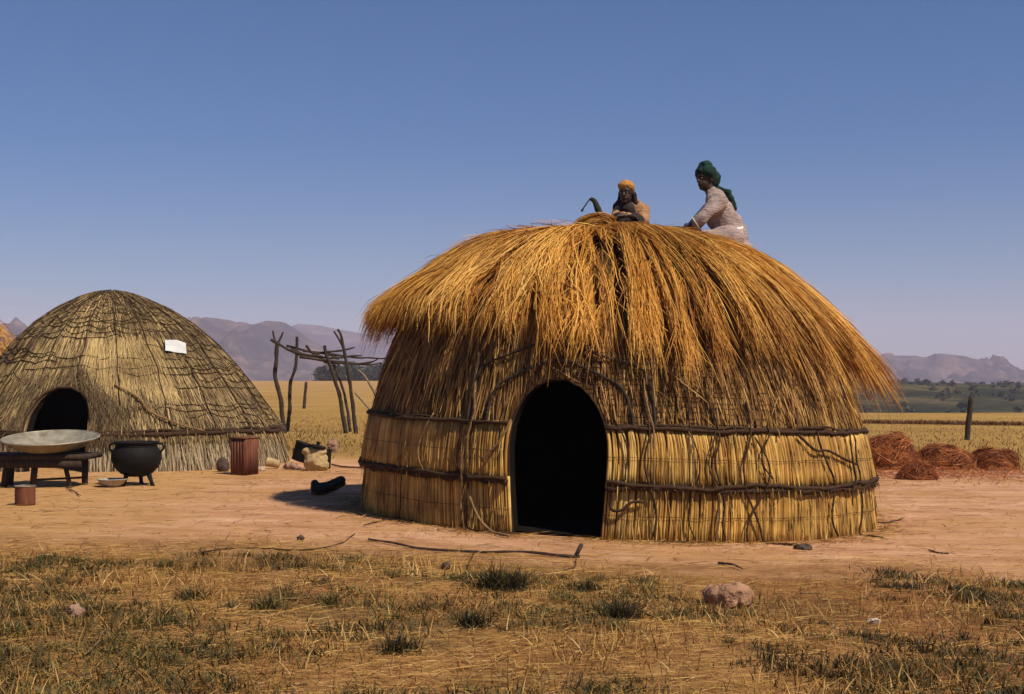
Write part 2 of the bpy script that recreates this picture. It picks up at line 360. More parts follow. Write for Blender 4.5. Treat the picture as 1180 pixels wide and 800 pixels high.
# ------------------------------------------------------------------ huts
class Hut:
    def __init__(s, c, prof, door, tilt=0, lean=0):
        s.c = Vector(c); s.z = np.array([p[0] for p in prof]); s.r = np.array([p[1] for p in prof]); s.th, s.dw = door; s.tilt = tilt; s.lean = lean
        # resampled profile by arc length from the apex
        zz = np.linspace(0, s.z[-1], 400); rr = s.rad(zz)
        zz = zz[::-1]; rr = rr[::-1]; a = np.concatenate([[0], np.cumsum(np.hypot(np.diff(zz), np.diff(rr)))])
        s.A = a; s.Az = zz; s.Ar = rr
    def rad(s, z):
        t = np.interp(z, s.z, np.arange(len(s.z))); i = np.clip(t.astype(int) if hasattr(t, 'astype') else int(t), 0, len(s.z)-2); f = t-i
        r = s.r; p0 = r[np.maximum(i-1, 0)]; p1 = r[i]; p2 = r[i+1]; p3 = r[np.minimum(i+2, len(r)-1)]
        v = .5*((2*p1)+(p2-p0)*f+(2*p0-5*p1+4*p2-p3)*f*f+(3*p1-p0-3*p2+p3)*f**3)
        return np.maximum(np.where(np.asarray(z) > s.z[-1]-.06, np.interp(z, s.z, s.r), v), 0)
    def at(s, r, th, z):                      # arrays -> world points
        x = r*np.sin(th); y = -r*np.cos(th)
        zz = z-s.tilt*x; H = s.z[-1]
        return np.stack([s.c.x+x+s.lean*(np.asarray(z)/H)**2, s.c.y+y+0*x, s.c.z+zz], -1)
    def p(s, th, z, off=0): return Vector(s.at(np.array(float(s.rad(np.array(z)))+off), np.array(th), np.array(z)))
    def hw(s, z):                             # door half angle at height z
        w = np.interp(z, [q[0] for q in s.dw], [q[1] for q in s.dw], right=0)
        return np.where(np.asarray(z) >= s.dw[-1][0], 0, w/np.maximum(s.rad(np.asarray(z, float)), .3))
    def theta(s, sgn, u, z): h = s.hw(z); return s.th+sgn*(h+u*(PI-h))
    def shell(s, z0, z1, off, nz, nt=90):
        zs = z0+(z1-z0)*np.linspace(0, 1, nz); us = np.linspace(0, 1, nt)
        V = []; Q = []; UV = []; o = 0
        for sg in (-1, 1):
            Z, Uu = np.meshgrid(zs, us, indexing='ij'); th = s.theta(sg, Uu, Z); r = np.maximum(s.rad(Z)+off, 0)
            V.append(s.at(r, th, Z).reshape(-1, 3)); UV.append(np.stack([th*2.4, Z+0*th], -1).reshape(-1, 2))
            i = np.arange(nz-1)[:, None]*nt+np.arange(nt-1)[None]; Q.append(np.stack([i, i+1, i+nt+1, i+nt], -1).reshape(-1, 4)+o); o += nz*nt
        return np.concatenate(V), np.concatenate(Q), np.concatenate(UV)
    def jamb(s, zmax, o0, o1):
        V = []; zs = np.linspace(0, s.dw[-1][0]-.001, 40)
        for sg in (-1, 1):
            for z in (zs if sg < 0 else zs[::-1]):
                th = float(s.theta(sg, 0.0, np.array(z)))
                V += [s.p(th, z, o0), s.p(th, z, o1)]
        return V, [[2*i, 2*i+2, 2*i+3, 2*i+1] for i in range(len(V)//2-1)]
    def ring(s, mb, z, rad, off, t0=None, t1=None, n=160, wz=.01, sag=None, rr=None):
        full = t0 is None
        t0 = s.th+float(s.hw(np.array(z))) if full else t0; t1 = s.th+2*PI-float(s.hw(np.array(z))) if full else t1
        pts = []; sd = random.random()*99
        for k in range(n+1):
            t = t0+(t1-t0)*k/n; zz = z+wz*mnoise.noise(Vector((t*5, sd, 0)))*2+wz*.6*mnoise.noise(Vector((t*19, sd, 4)))*2+(sag(t) if sag else 0)
            pts.append(s.p(t, zz, off+.006*mnoise.noise(Vector((t*31, sd, 7)))))
        mb.tube(pts, rad, 5, rr, knots=.5)
    def arc(s, a): return np.interp(a, s.A, s.Ar), np.interp(a, s.A, s.Az)
    def arc_of(s, z): return float(np.interp(-z, -s.Az, s.A))
    def surf_ribbons(s, n, z0, z1, L, off, w, lean=.15, t0=-PI, t1=PI, lift=.03, avoid=True, k=5, fn=None):
        a_hi = s.arc_of(z1); a_lo = s.arc_of(z0)
        th = R.uniform(t0, t1, n); a0 = a_hi+(a_lo-a_hi)*np.sqrt(R.uniform((a_hi/a_lo)**2 if a_hi > 0 else 0, 1, n)) if z1 > 2.3 else R.uniform(a_hi, a_lo, n)
        Ln = R.uniform(*L, n); u = np.linspace(0, 1, k)[None]
        aa = a0[:, None]+Ln[:, None]*u; aa = np.minimum(aa, s.A[-1]-.005)
        rr, zz = s.arc(aa); d = R.normal(0, lean, n)[:, None]*Ln[:, None]*u/np.maximum(rr, .3)
        t = th[:, None]+d
        oo = R.uniform(*off, n)[:, None]+lift*u**2*R.uniform(0, 1, n)[:, None]
        r2, z2 = s.arc(np.minimum(aa+.02, s.A[-1])); dr, dz = r2-rr, z2-zz; q = np.hypot(dr, dz)+1e-9; nr, nz = -dz/q, dr/q
        P = s.at(rr+nr*oo, t, zz+nz*oo); Nn = np.stack([nr*np.sin(t), -nr*np.cos(t), nz], -1)
        W = R.uniform(*w, n)[:, None]*np.array([.8]+[1]*(k-2)+[.35])[None]
        keep = np.ones(n, bool)
        if avoid:
            dt = np.abs((t-s.th+PI) % (2*PI)-PI); keep = ~((dt < s.hw(zz)+.01) & (zz < s.dw[-1][0])).any(1)
        return ribbons(P[keep], Nn[keep], W[keep], R.uniform(0, 1, keep.sum()))
    def reeds(s, z0, z1, off, pitch, w, mat_r=(0, 1), nz=5, jag=.022):
        V = []; Q = []; A = []; o = 0
        m = int(PI*float(s.rad(np.array((z0+z1)/2)))/pitch)
        for sg in (-1, 1):
            for k in range(m):
                u = (k+.5+random.uniform(-.2, .2))/m; a = random.random()*.85+.25*mnoise.noise(Vector((k*.07, sg, z0)))+.08
                zs = np.linspace(z0+random.uniform(-jag, jag), z1+random.uniform(-jag, jag), nz)
                th = s.theta(sg, u, zs)+np.linspace(0, random.uniform(-.006, .006), nz); r = s.rad(zs)+off
                hw_ = w*random.uniform(.7, 1.15)/2/np.maximum(r, .3); hh = w*random.uniform(.45, .8)
                pr = [s.at(r-.004, th-hw_, zs), s.at(r+hh*.75, th-hw_*.55, zs), s.at(r+hh*.75, th+hw_*.55, zs), s.at(r-.004, th+hw_, zs)]
                V.append(np.stack(pr, 1).reshape(-1, 3))
                for i in range(nz-1):
                    for j in range(3): Q.append((o+i*4+j, o+i*4+j+1, o+i*4+5+j, o+i*4+4+j))
                Q.append((o, o+3, o+2, o+1)); e = o+(nz-1)*4; Q.append((e, e+1, e+2, e+3))
                A.append(np.full(nz*4, min(max(a, 0), 1))); o += nz*4
        return np.concatenate(V), np.array(Q), np.concatenate(A)
# ---- the hut being thatched
HC = Vector((1.07, 13.5, 0)); HC.z = float(g(1.07, 13.5))
prof1 = [(0, 2.58), (.5, 2.54), (.95, 2.46), (1.4, 2.33), (1.8, 2.16), (2.1, 1.97), (2.35, 1.70), (2.5, 1.45), (2.62, 1.15), (2.72, .8), (2.77, .4), (2.785, 0)]
door1 = (-.275, [(0, .385), (.25, .41), (.5, .43), (.75, .44), (.92, .42), (1.05, .375), (1.17, .30), (1.25, .225), (1.30, .145), (1.325, .07), (1.33, 0)])
H1 = Hut(HC, prof1, door1, tilt=.035, lean=-.12)
hut = thing('grass_hut', HC, 'large half-thatched grass hut with shaggy golden roof and dark open doorway', 'hut')
V, Q, UV = H1.shell(-.05, 2.785, 0, 90); link('grass_mat_dome', np_mesh(V, Q, uv=UV), M['mat'], hut)
V, Q, UV = H1.shell(-.05, 2.785, -.12, 60); link('inner_lining', np_mesh(V, Q, uv=UV), M['inner_shade'], hut)
mb = MB(); mb.add(*H1.jamb(0, .0, -.12)); mb.build('door_jamb', M['inner_shade'], hut)
mb = MB(); mb.add([H1.at(np.array(2.50), np.array(t), np.array(.02)) for t in np.linspace(0, 2*PI, 64, endpoint=False)], [list(range(64))]); mb.build('hut_floor', M['inner_shade'], hut)
V, Q, A = H1.reeds(-.03, .50, .012, .023, .027); link('lower_reed_wall', np_mesh(V, Q, A), M['reed'], hut, smoothed=False)
V, Q, A = H1.reeds(.455, .945, .050, .023, .027); link('upper_reed_wall', np_mesh(V, Q, A), M['reed'], hut, smoothed=False)
parts = [H1.surf_ribbons(800, .50, .93, (.1, .35), (.066, .078), (.004, .008), .10, lift=.02), H1.surf_ribbons(900, .05, .44, (.1, .35), (.028, .040), (.004, .009), .10, lift=.02)]
link('frayed_reed', np_mesh(*join_np(parts)), M['reed'], hut, smoothed=False)
parts = [H1.surf_ribbons(15000, .93, 2.0, (.25, .55), (.004, .03), (.006, .012), .12), H1.surf_ribbons(260, .95, 1.7, (.2, .4), (.015, .05), (.006, .010), .8)]
link('grass_mat', np_mesh(*join_np(parts)), M['mat_straw'], hut, smoothed=False)
# sewing strings across the mats right of the doorway, and across the reeds
mb = MB()
for k in range(15):
    z = 1.0+k*.045
    h = float(H1.hw(np.array(z))); H1.ring(mb, z, .003, .032, H1.th+h+.03+.02*random.random(), H1.th+h+random.uniform(.5, .75), 40, .008)
for z, o in ((.21, .042), (.70, .080)): H1.ring(mb, z, .0022, o, None, None, 200, .008)
mb.build('sewing_string', M['rope'], hut)
mb = MB(); H1.ring(mb, .445, .030, .055, n=260, wz=.016); H1.ring(mb, .475, .018, .080, n=260, wz=.016); mb.build('lower_binding_rope', M['rope'], hut)
mb = MB(); H1.ring(mb, .945, .018, .075, n=260, wz=.012); H1.ring(mb, .965, .014, .06, n=260, wz=.02); mb.build('upper_binding_rope', M['rope'], hut)
fr = H1.surf_ribbons(1500, .475, .50, (.04, .10), (.066, .078), (.006, .012), .2, lift=.02, k=3)
link('rope_fringe', np_mesh(*fr), M['rope'], hut, smoothed=False)
# door arch and bent saplings round it
def outline(grow, top, z0, off):
    L = []
    for sg in (-1, 1):
        q = []
        for z in np.linspace(z0, top, 22):
            zz = z*(1.325/top); th = H1.th+sg*(float(H1.hw(np.array(min(zz, 1.3249))))+grow*min(1, (top-z)/.22)/float(H1.rad(np.array(z))))
            q.append(H1.p(th, z, off))
        L.append(q)
    return L[0]+L[1][::-1]
mb = MB(); mb.tube(outline(.0, 1.335, 0, .004), .008, 7, knots=.25); mb.build('door_arch', M['rope'], hut)
mb = MB(); mb.tube(wob(outline(.22, 1.50, .95, .05), .03, 2), .014, 6, knots=.5); mb.build('bent_sapling', M['pole'], hut)
mb = MB(); mb.tube(wob(outline(.40, 1.66, .95, .06), .03, 2), .013, 6, knots=.5); mb.build('bent_sapling', M['pole'], hut)
# hanging ropes: picture column at the wall, top height, end height, sway, pale?
def th_of(px, z=.6):
    lo, hi = -1.5, 1.5
    for _ in range(40):
        m_ = (lo+hi)/2; p = H1.p(m_, z, .08); q = 590+F*p.x/p.y
        if q < px: lo = m_
        else: hi = m_
    return (lo+hi)/2
def hang(px, ztop, zend, sway=.05, rad=.010, mat='rope', off=.10, tail=0):
    th = th_of(px); n = 9; pts = []; s0 = random.random()*50
    for k in range(n+1):
        z = ztop+(zend-ztop)*k/n; ofs = off if z > .5 else off-.03
        sw = sway*mnoise.noise(Vector((s0, z*2.2, 0)))*2
        pts.append(H1.p(th+sw/2.5, max(z, .015), ofs if z < .97 else .06+.03*(1.2-z)))
    if tail:
        e = pts[-1]; pts += [e+Vector((tail*.4, -.10, 0)), e+Vector((tail, -.16-.05*random.random(), .0))]
        for q in pts[-2:]: q.z = gz(q.x, q.y)+.012
    MBx = MB(); MBx.tube(spline(pts, 5), rad*.78, 6, knots=.5); MBx.build('hanging_rope', M[mat], hut)
hang(462, 1.0, .02, .03, .008, 'rope', .09, .25); hang(488, 1.0, .03, .08, .009, 'rope2', .09)
hang(537, 1.55, .02, .03, .017, 'rope2', .10); hang(541, 1.2, .02, .06, .012, 'rope', .105, .45); hang(533, .62, .02, .10, .011, 'rope', .10)
hang(714, 1.05, .42, .14, .010, 'rope', .10); hang(752, 1.4, .02, .03, .010, 'rope2', .10); hang(749, 1.3, .05, .05, .012, 'rope', .11)
hang(800, 1.3, .03, .06, .009, 'rope', .10); hang(797, 1.25, .42, .05, .009, 'rope2', .10); hang(831, 1.3, .01, .08, .012, 'rope', .10, -.6); hang(826, .95, .02, .08, .009, 'rope', .10)
hang(866, 1.2, .01, .08, .013, 'rope', .10, .3); hang(871, .9, .02, .10, .011, 'rope', .11); hang(892, 1.0, .55, .16, .010, 'rope', .11)
hang(905, 1.25, .90, .05, .009, 'rope2', .10); hang(960, .96, .03, .16, .012, 'rope', .10); hang(987, 1.0, .03, .06, .011, 'rope', .11, .15); hang(978, .95, .3, .1, .010, 'rope', .12)
mb = MB(); q = [H1.p(th_of(925), .93, .10), H1.p(th_of(940), .80, .11), H1.p(th_of(955), .78, .11), H1.p(th_of(985), .66, .11)]; mb.tube(wob(q, .01), .012, 6, knots=.3); mb.build('hanging_rope', M['rope'], hut)
mb = MB(); q = [H1.p(th_of(706), .40, .06), H1.p(th_of(704), .27, .07), H1.p(th_of(716), .26, .08), H1.p(th_of(728), .33, .07), H1.p(th_of(742), .33, .06)]; mb.tube(wob(q, .01), .014, 6, knots=.3); mb.build('hanging_rope', M['rope'], hut)
mb = MB(); q = [H1.p(th_of(586), .98, .08), H1.p(th_of(575), .78, .11), H1.p(th_of(556), .60, .11)]; mb.tube(wob(q, .01), .011, 6, knots=.3); mb.build('hanging_rope', M['rope2'], hut)
mb = MB(); q = [H1.p(th_of(545), .30, .10), H1.p(th_of(556), .12, .10), H1.p(th_of(572), .02, .12), H1.p(th_of(586), .02, .22), H1.p(th_of(600), .02, .3)]; mb.tube(wob(q, .01), .012, 6, knots=.3); mb.build('hanging_rope', M['rope2'], hut)
# ---- shaggy thatch
def eave(th):     # z of the ragged edge round the hut
    return np.interp(th, [-PI, -2.2, -1.57, -1.1, -.75, -.45, -.2, .05, .3, .6, .9, 1.25, 1.57, 2.2, PI], [1.5, 1.75, 1.84, 1.92, 1.90, 1.80, 1.69, 1.58, 1.38, 1.12, .96, .92, .98, 1.3, 1.5])
def thatch():
    K = 9; u = np.linspace(0, 1, K)[None]; out = []
    ZZ = np.linspace(2.6, .8, 60); AZ = np.array([H1.arc_of(z) for z in ZZ])
    rows = [(.00, .5, 34, (.55, 1.0)), (.35, .95, 58, (.7, 1.2)), (.8, 1.35, 86, (.8, 1.25)), (1.2, 1.75, 104, (.8, 1.2)), (1.6, 2.1, 120, (.6, 1.0)), (1.75, 2.3, 110, (.6, .95))]
    # partings where the locks have slid apart: angle, half width (m), lowest and highest z, slant
    gaps = [(R.uniform(-PI, PI), R.uniform(.012, .032), z_, z_+R.uniform(.3, .8), R.normal(0, .06)) for z_ in R.uniform(1.1, 2.3, 44)]
    gaps += [(-.02, .055, 1.2, 2.62, -.02), (-.10, .05, 2.3, 2.72, .10), (-.20, .035, 2.35, 2.66, .12), (.14, .03, 1.5, 2.7, .03), (.27, .045, 1.3, 2.55, .05), (.42, .04, 1.2, 2.5, .06), (.55, .05, 1.1, 2.2, .05), (.70, .035, 1.2, 2.4, .05), (.85, .045, 1.1, 2.0, .05), (1.02, .03, 1.3, 2.3, .03), (-.36, .03, 1.7, 2.3, .03), (-.62, .03, 1.9, 2.4, .03), (-.85, .03, 2.0, 2.5, .02)]
    def part(P, Nn):
        x = P[..., 0]-HC.x+.09; y = P[..., 1]-HC.y; t = np.arctan2(x, -y); r = np.hypot(x, y); z = P[..., 2]-HC.z; kp = np.ones(len(P), bool)
        for gt, gw, z0, z1, sl in gaps:
            f = np.clip((z1-z)/(z1-z0), 0, 1); wd = gw*np.sin(PI*np.clip(f*.9+.08, 0, 1))**.5
            kp &= ~(((np.abs(t-gt-sl*(f-.5))*r < wd) & (z > z0) & (z < z1))[:, 1:].any(1) & (R.uniform(0, 1, len(P)) < .97))
        return P[kp], Nn[kp], kp
    for a_lo, a_hi, nc, LL in rows:
        for c in range(nc):
            th = (c+R.uniform(-.8, .8))*2*PI/nc-PI; th = (th+PI) % (2*PI)-PI
            a0 = R.uniform(a_lo, a_hi); ae = float(np.interp(-eave(th), -ZZ, AZ))
            if a0 > ae-.35: a0 = ae-R.uniform(.4, .7)
            L = R.uniform(*LL); end = a0+L
            if end > ae: end = ae+R.normal(.02 if th < .8 else .10, .13 if th > .12 else .06); L = end-a0
            if L < .25: continue
            n = int(R.uniform(130, 210)); cr = R.beta(1.1, 1.2)
            sp0 = R.uniform(.08, .14); sp1 = sp0*R.uniform(.25, .75); drift = R.normal(0, .15)
            x0 = R.normal(0, 1, n)[:, None]; a_s = a0+R.normal(0, .09, n)[:, None]; Ls = L*np.clip(R.normal(.95, .14, n), .45, 1.28)[:, None]
            aa = np.maximum(a_s, .01)+Ls*u; ccap = H1.arc_of(.9)
            rr, zz = H1.arc(np.minimum(aa, ccap)); lat = x0*(sp0+(sp1-sp0)*u**.8)+drift*u+R.normal(0, .08, n)[:, None]*u**1.4+.022*R.normal(0, 1, n)[:, None]*np.sin(u*R.uniform(3, 9, n)[:, None])
            t = th+lat/np.maximum(rr, .22)
            side = abs(math.sin(th)); fl = .17+(.25 if th > 0 else .12)*side**2
            ff = smooth(ae-(1.5 if th > .4 else .55), ae+.12, aa)                     # lifts off towards the eave
            dome = np.maximum(0, 1-(x0*.55)**2)*.11             # each lock is rounded
            oo = .03+R.uniform(0, .09, n)[:, None]+dome+fl*ff**(1.0 if th > .4 else 1.3)*R.uniform(.35, 1.1, n)[:, None]+.05*(cr-.5)
            oo = (oo+R.normal(0, .03, n)[:, None]*u**2)*((.25 if th > 0 else .15)+(.75 if th > 0 else .65)*smooth(.2, 1.2, aa))
            r2, z2 = H1.arc(np.minimum(aa+.03, ccap+.03)); dr, dz = r2-rr, z2-zz; q = np.hypot(dr, dz)+1e-9; nr, nz = -dz/q, dr/q
            P = H1.at(np.maximum(rr+nr*oo, .01), t, zz+nz*oo-.03*ff*u**3)
            Nn = np.stack([nr*np.sin(t), -nr*np.cos(t), nz], -1)
            W = R.uniform(.0042, .0085, n)[:, None]*np.interp(np.linspace(0, 1, K), [0, .1, .8, 1], [.7, 1, .9, .25])[None]
            P, Nn, kk = part(P, Nn); W = W[kk]; n = len(P)
            if n == 0: continue
            out.append(ribbons(P, Nn, W, np.clip((.72*cr+.46*R.beta(1.8, 1.8, n)-.05)*(.80 if a_lo < .5 else 1), 0, 1), 1.1))
    n = 3000; th = R.uniform(-PI, PI, n); a0 = R.uniform(.3, 2.5, n); d = R.normal(0, .55, n); Ls = R.uniform(.08, .38, n)    # broken stalks lying askew
    aa = a0[:, None]+np.cos(d)[:, None]*Ls[:, None]*u; rr, zz = H1.arc(np.minimum(aa, 3.0)); t = th[:, None]+np.sin(d)[:, None]*Ls[:, None]*u/np.maximum(rr, .25)
    kp = zz[:, -1] > eave(th)+.05; r2, z2 = H1.arc(np.minimum(aa, 3.0)+.03); q = np.hypot(r2-rr, z2-zz)+1e-9; nr, nz = -(z2-zz)/q, (r2-rr)/q
    oo = (.10+R.uniform(0, .12, n)[:, None]+R.uniform(-.02, .07, n)[:, None]*u)*(.25+.75*smooth(.2, 1.2, aa)); P = H1.at(rr+nr*oo, t, zz+nz*oo); Nn = np.stack([nr*np.sin(t), -nr*np.cos(t), nz], -1)
    kp &= part(P, Nn)[2]
    out.append(ribbons(P[kp], Nn[kp], (R.uniform(.004, .008, n)[:, None]*np.interp(np.linspace(0, 1, K), [0, .1, .8, 1], [.7, 1, .9, .4])[None])[kp], R.uniform(0, 1, kp.sum()), 1.1))
    n = 2600; th = R.uniform(-PI, PI, n); a0 = R.uniform(.02, .7, n)**.8*1.1; d = th+R.normal(0, 1.1, n); Ls = R.uniform(.2, .55, n)    # tousled crown
    x0 = a0*np.sin(th); y0 = a0*np.cos(th); xx = x0[:, None]+np.sin(d)[:, None]*Ls[:, None]*u; yy = y0[:, None]+np.cos(d)[:, None]*Ls[:, None]*u; aa = np.hypot(xx, yy); t = np.arctan2(xx, yy); rr, zz = H1.arc(aa)
    P = H1.at(rr, t, zz+R.uniform(.0, .06, n)[:, None]+.04*np.sin(PI*u)*R.uniform(0, 1, n)[:, None]); Nn = np.zeros_like(P); Nn[..., 2] = 1
    P, Nn, kp = part(P, Nn); n = len(P)
    out.append(ribbons(P, Nn, R.uniform(.0045, .009, n)[:, None]*np.interp(np.linspace(0, 1, K), [0, .1, .8, 1], [.6, 1, .9, .3])[None], R.beta(1.4, 1.8, n), 1.1))
    return join_np(out)
link('thatch', np_mesh(*thatch()), M['thatch'], hut, smoothed=False)
def roof_z(x, y):
    r = math.hypot(x-HC.x+.11, y-HC.y); return HC.z+float(np.interp(r, H1.r[::-1], H1.z[::-1]))+.09-.035*(x-HC.x)
# ---- the old hut
LC = Vector((-6.14, 20.5, 0)); LC.z = float(g(LC.x, LC.y))-.02
prof2 = [(0, 2.60), (.35, 2.52), (.6, 2.42), (1.0, 2.17), (1.5, 1.82), (1.9, 1.49), (2.2, 1.16), (2.42, .84), (2.58, .52), (2.67, .28), (2.72, 0)]
door2 = (-.08, [(0, .40), (.5, .44), (.8, .42), (1.0, .34), (1.12, .22), (1.18, .1), (1.2, 0)])
H2 = Hut(LC, prof2, door2, lean=-.16)
old = thing('beehive_hut', LC, 'weathered grey-brown beehive hut laced all over with rope, white sheet on its flank', 'hut')
V, Q, UV = H2.shell(.42, 2.72, 0, 80); link('thatched_dome', np_mesh(V, Q, uv=UV), M['old'], old)
V, Q, UV = H2.shell(-.05, 2.72, -.14, 60); link('inner_lining', np_mesh(V, Q, uv=UV), M['inner_shade'], old)
mb = MB(); mb.add(*H2.jamb(0, .0, -.14)); mb.build('door_jamb', M['inner_shade'], old)
V, Q, A = H2.reeds(-.03, .52, -.06, .035, .045); link('grass_skirt', np_mesh(V, Q, A), M['skirt'], old, smoothed=False)
parts = [H2.surf_ribbons(26000, .62, 2.72, (.2, .5), (.0, .022), (.005, .011), .10, lift=.02), H2.surf_ribbons(1200, .60, .8, (.1, .22), (.0, .05), (.006, .012), .2, lift=.04)]
gp_ = H2.surf_ribbons(1700, 1.15, 1.95, (.2, .45), (.015, .03), (.005, .010), .10, t0=.02, t1=.66, lift=.02); parts.append((gp_[0], gp_[1], .70+.3*gp_[2]))  # extra bright straws paint a sunlit golden patch on the dome
link('loose_thatch', np_mesh(*join_np(parts)), M['old_straw'], old, smoothed=False)
link('skirt_straw', np_mesh(*H2.surf_ribbons(2600, .08, .5, (.2, .45), (-.03, .0), (.008, .016), .1, lift=.02)), M['skirt'], old, smoothed=False)
mb = MB()
ams = np.arange(.16, H2.arc_of(.62), .105); nv = 22
for k, a in enumerate(ams):
    z = float(H2.arc(a)[1])
    def sag(t, k=k): f = (t*nv/(2*PI)) % 1; return -.05*math.sin(PI*f)
    t = -PI
    while t < PI:
        t2 = min(PI, t+random.uniform(.5, 1.6))
        mid = .5*(t+t2); bare = (-.1 < mid < .62 and .85 < z < 1.95) and random.random() < .75
        if random.random() > .05 and not bare and not (z < 1.36 and t < H2.th+.27 and t2 > H2.th-.27): H2.ring(mb, z+random.uniform(-.02, .02), random.uniform(.006, .010), .036, t, t2, max(8, int((t2-t)*20)), .03, sag)
        t = t2
for k in range(nv):
    th = k*2*PI/nv
    if abs((th+PI) % (2*PI)-PI) < .25: zlow = 1.3
    else: zlow = .56
    mb.tube([H2.p(th+.03*mnoise.noise(Vector((z*3, k, 0))), z, .045) for z in np.linspace(2.6, zlow, 26)], .008, 5, knots=.4)
mb.build('rope_net', M['rope'], old)
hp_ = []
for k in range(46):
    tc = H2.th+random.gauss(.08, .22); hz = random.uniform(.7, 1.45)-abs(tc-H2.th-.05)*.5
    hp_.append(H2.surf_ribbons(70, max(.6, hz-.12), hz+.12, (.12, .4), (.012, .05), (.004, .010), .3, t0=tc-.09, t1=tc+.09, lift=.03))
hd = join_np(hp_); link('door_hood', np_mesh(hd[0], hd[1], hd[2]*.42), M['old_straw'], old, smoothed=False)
mb = MB(); H2.ring(mb, .535, .034, .03, n=220, wz=.014); H2.ring(mb, .575, .022, .045, n=220, wz=.015); mb.build('hem_hoop', M['rope'], old)
mb = MB(); mb.tube([H2.p(H2.th+sg*(float(H2.hw(np.array(z)))+.02), z, .03) for sg, zs in ((-1, np.linspace(0, 1.19, 16)), (1, np.linspace(1.19, 0, 16))) for z in zs], .018, 7, knots=.3); mb.build('door_arch', M['rope'], old)
mb = MB(); mb.tube(wob([H2.p(.26, 1.24, .07), H2.p(.40, 1.05, .08), H2.p(.46, .85, .08), H2.p(.60, .68, .07), H2.p(.76, .57, .07)], .015), .015, 6, knots=.5); mb.build('door_hoop', M['rope2'], old)
pa = H2.p(.82, 1.80, .085); nrm = (pa-(LC+Vector((0, 0, .9)))).normalized(); ux = Vector((0, 0, 1)).cross(nrm).normalized(); uy = nrm.cross(ux)
mb = MB(); nx_, ny_ = 9, 6; VV = []
for lay in (0, 1):
    for j in range(ny_+1):
        for i in range(nx_+1):
            s_, t_ = i/nx_-.5, j/ny_-.5
            VV.append(pa+ux*(s_*.34+t_*.06)+uy*(t_*.20-s_*.05)+nrm*(.012*math.sin(7*s_+3*t_)-.08*s_*s_+.01-.004*lay))
m_ = (nx_+1)*(ny_+1); FF = [[b_+j*(nx_+1)+i, b_+j*(nx_+1)+i+1, b_+(j+1)*(nx_+1)+i+1, b_+(j+1)*(nx_+1)+i] for b_ in (0, m_) for j in range(ny_) for i in range(nx_)]
mb.add(VV, FF); o = mb.build('paper_sheet', M['paper'], base=pa); props(o, 'white rectangular sheet lying on the side of the weathered beehive hut', 'sheet')
# ---- golden stack behind it
def heap(name, c, rx, ry, h, n, L, mat, label, cat, dirn, group=None, w=(.008, .016), spread=.5, core=True):
    c = Vector(c); ph = R.uniform(0, 2*PI, n); ze = R.uniform(0, 1, n)**.8
    sx = np.cos(ph)*np.sqrt(1-ze**2); sy = np.sin(ph)*np.sqrt(1-ze**2)
    jit = R.uniform(.82, 1.05, n)
    lump = np.array([1+.5*mnoise.noise(Vector((a*1.6+c.x, b*1.6+c.y, d_*1.6))) for a, b, d_ in zip(sx, sy, ze)]); jit = jit*lump
    p0 = np.stack([c.x+sx*rx*jit, c.y+sy*ry*jit, c.z+ze*h*jit], -1); Nn = np.stack([sx/rx, sy/ry, ze/h], -1); Nn /= np.linalg.norm(Nn, axis=1, keepdims=True)
    d = np.array(dirn)[None]+R.normal(0, spread, (n, 3)); d -= Nn*(d*Nn).sum(1, keepdims=True)*.85; d /= np.linalg.norm(d, axis=1, keepdims=True)
    Ls = R.uniform(*L, n); u = np.linspace(-.5, .5, 5)
    P = p0[:, None]+d[:, None]*(Ls[:, None]*u[None])[..., None]-Nn[:, None]*(u[None]**2*Ls[:, None]**2*.35/max(rx, .2))[..., None]
    P[..., 2] = np.maximum(P[..., 2], c.z+.01)
    W = R.uniform(*w, n)[:, None]*np.array([.5, 1, 1, .8, .3])[None]
    parts = [ribbons(P, np.repeat(Nn[:, None], 5, 1), W, R.uniform(0, 1, n), 1.1)]
    if core:
        a = np.linspace(0, 2*PI, 20, endpoint=False); e = np.linspace(0, PI/2, 7); V = [];
        for q in e:
            for t in a: k = .86*(1+.08*math.sin(3*t+q*2)); V.append((c.x+k*rx*math.cos(q)*math.cos(t), c.y+k*ry*math.cos(q)*math.sin(t), c.z-.02+k*h*math.sin(q)))
        Qc = [(i*20+j, i*20+(j+1) % 20, (i+1)*20+(j+1) % 20, (i+1)*20+j) for i in range(6) for j in range(20)]
        parts.append((np.array(V), np.array(Qc), np.full(len(V), .1)))
    o = link(name, np_mesh(*join_np(parts)), mat, base=c, smoothed=False); return props(o, label, cat, group)
hc = GP(8, 500); heap('haystack', (U(-38, 500, 30).x, 30, gz(-12, 30)), 1.5, 1.3, 2.2, 6000, (.3, .6), M['thatch'], 'golden haystack half hidden behind the weathered beehive hut', 'haystack', (.1, .1, -1), w=(.008, .016))
# ------------------------------------------------------------------ red straw bundles on the right
def bundle(px, py, w, h, dpt, label, n, dirn):
    b = GP(px, py); sc_ = F/b.y
    heap('straw_bundle', (b.x, b.y+dpt*.5, b.z-.02), w/2/sc_, dpt, h/sc_, n*2, (.12, .36), M['red_straw'], label, 'straw bundle', dirn, 'red-brown straw bundles lying beside the half-thatched hut', spread=.6, w=(.004, .010))
bundle(1030, 541, 72, 40, .42, 'tallest red-brown straw bundle, nearest the wall of the half-thatched hut', 3200, (1, .2, .35))
bundle(1093, 541, 70, 28, .40, 'long low straw bundle with a smooth rounded back, in the middle of the heap', 2800, (1, .1, .12))
bundle(1147, 541, 56, 25, .40, 'bright rust-red straw bundle at the far end of the heap from the hut', 2400, (1, -.2, .2))
bundle(1061, 553, 44, 20, .22, 'small dark tousled straw bundle lying in front of the two larger ones', 1300, (1, .3, .5))
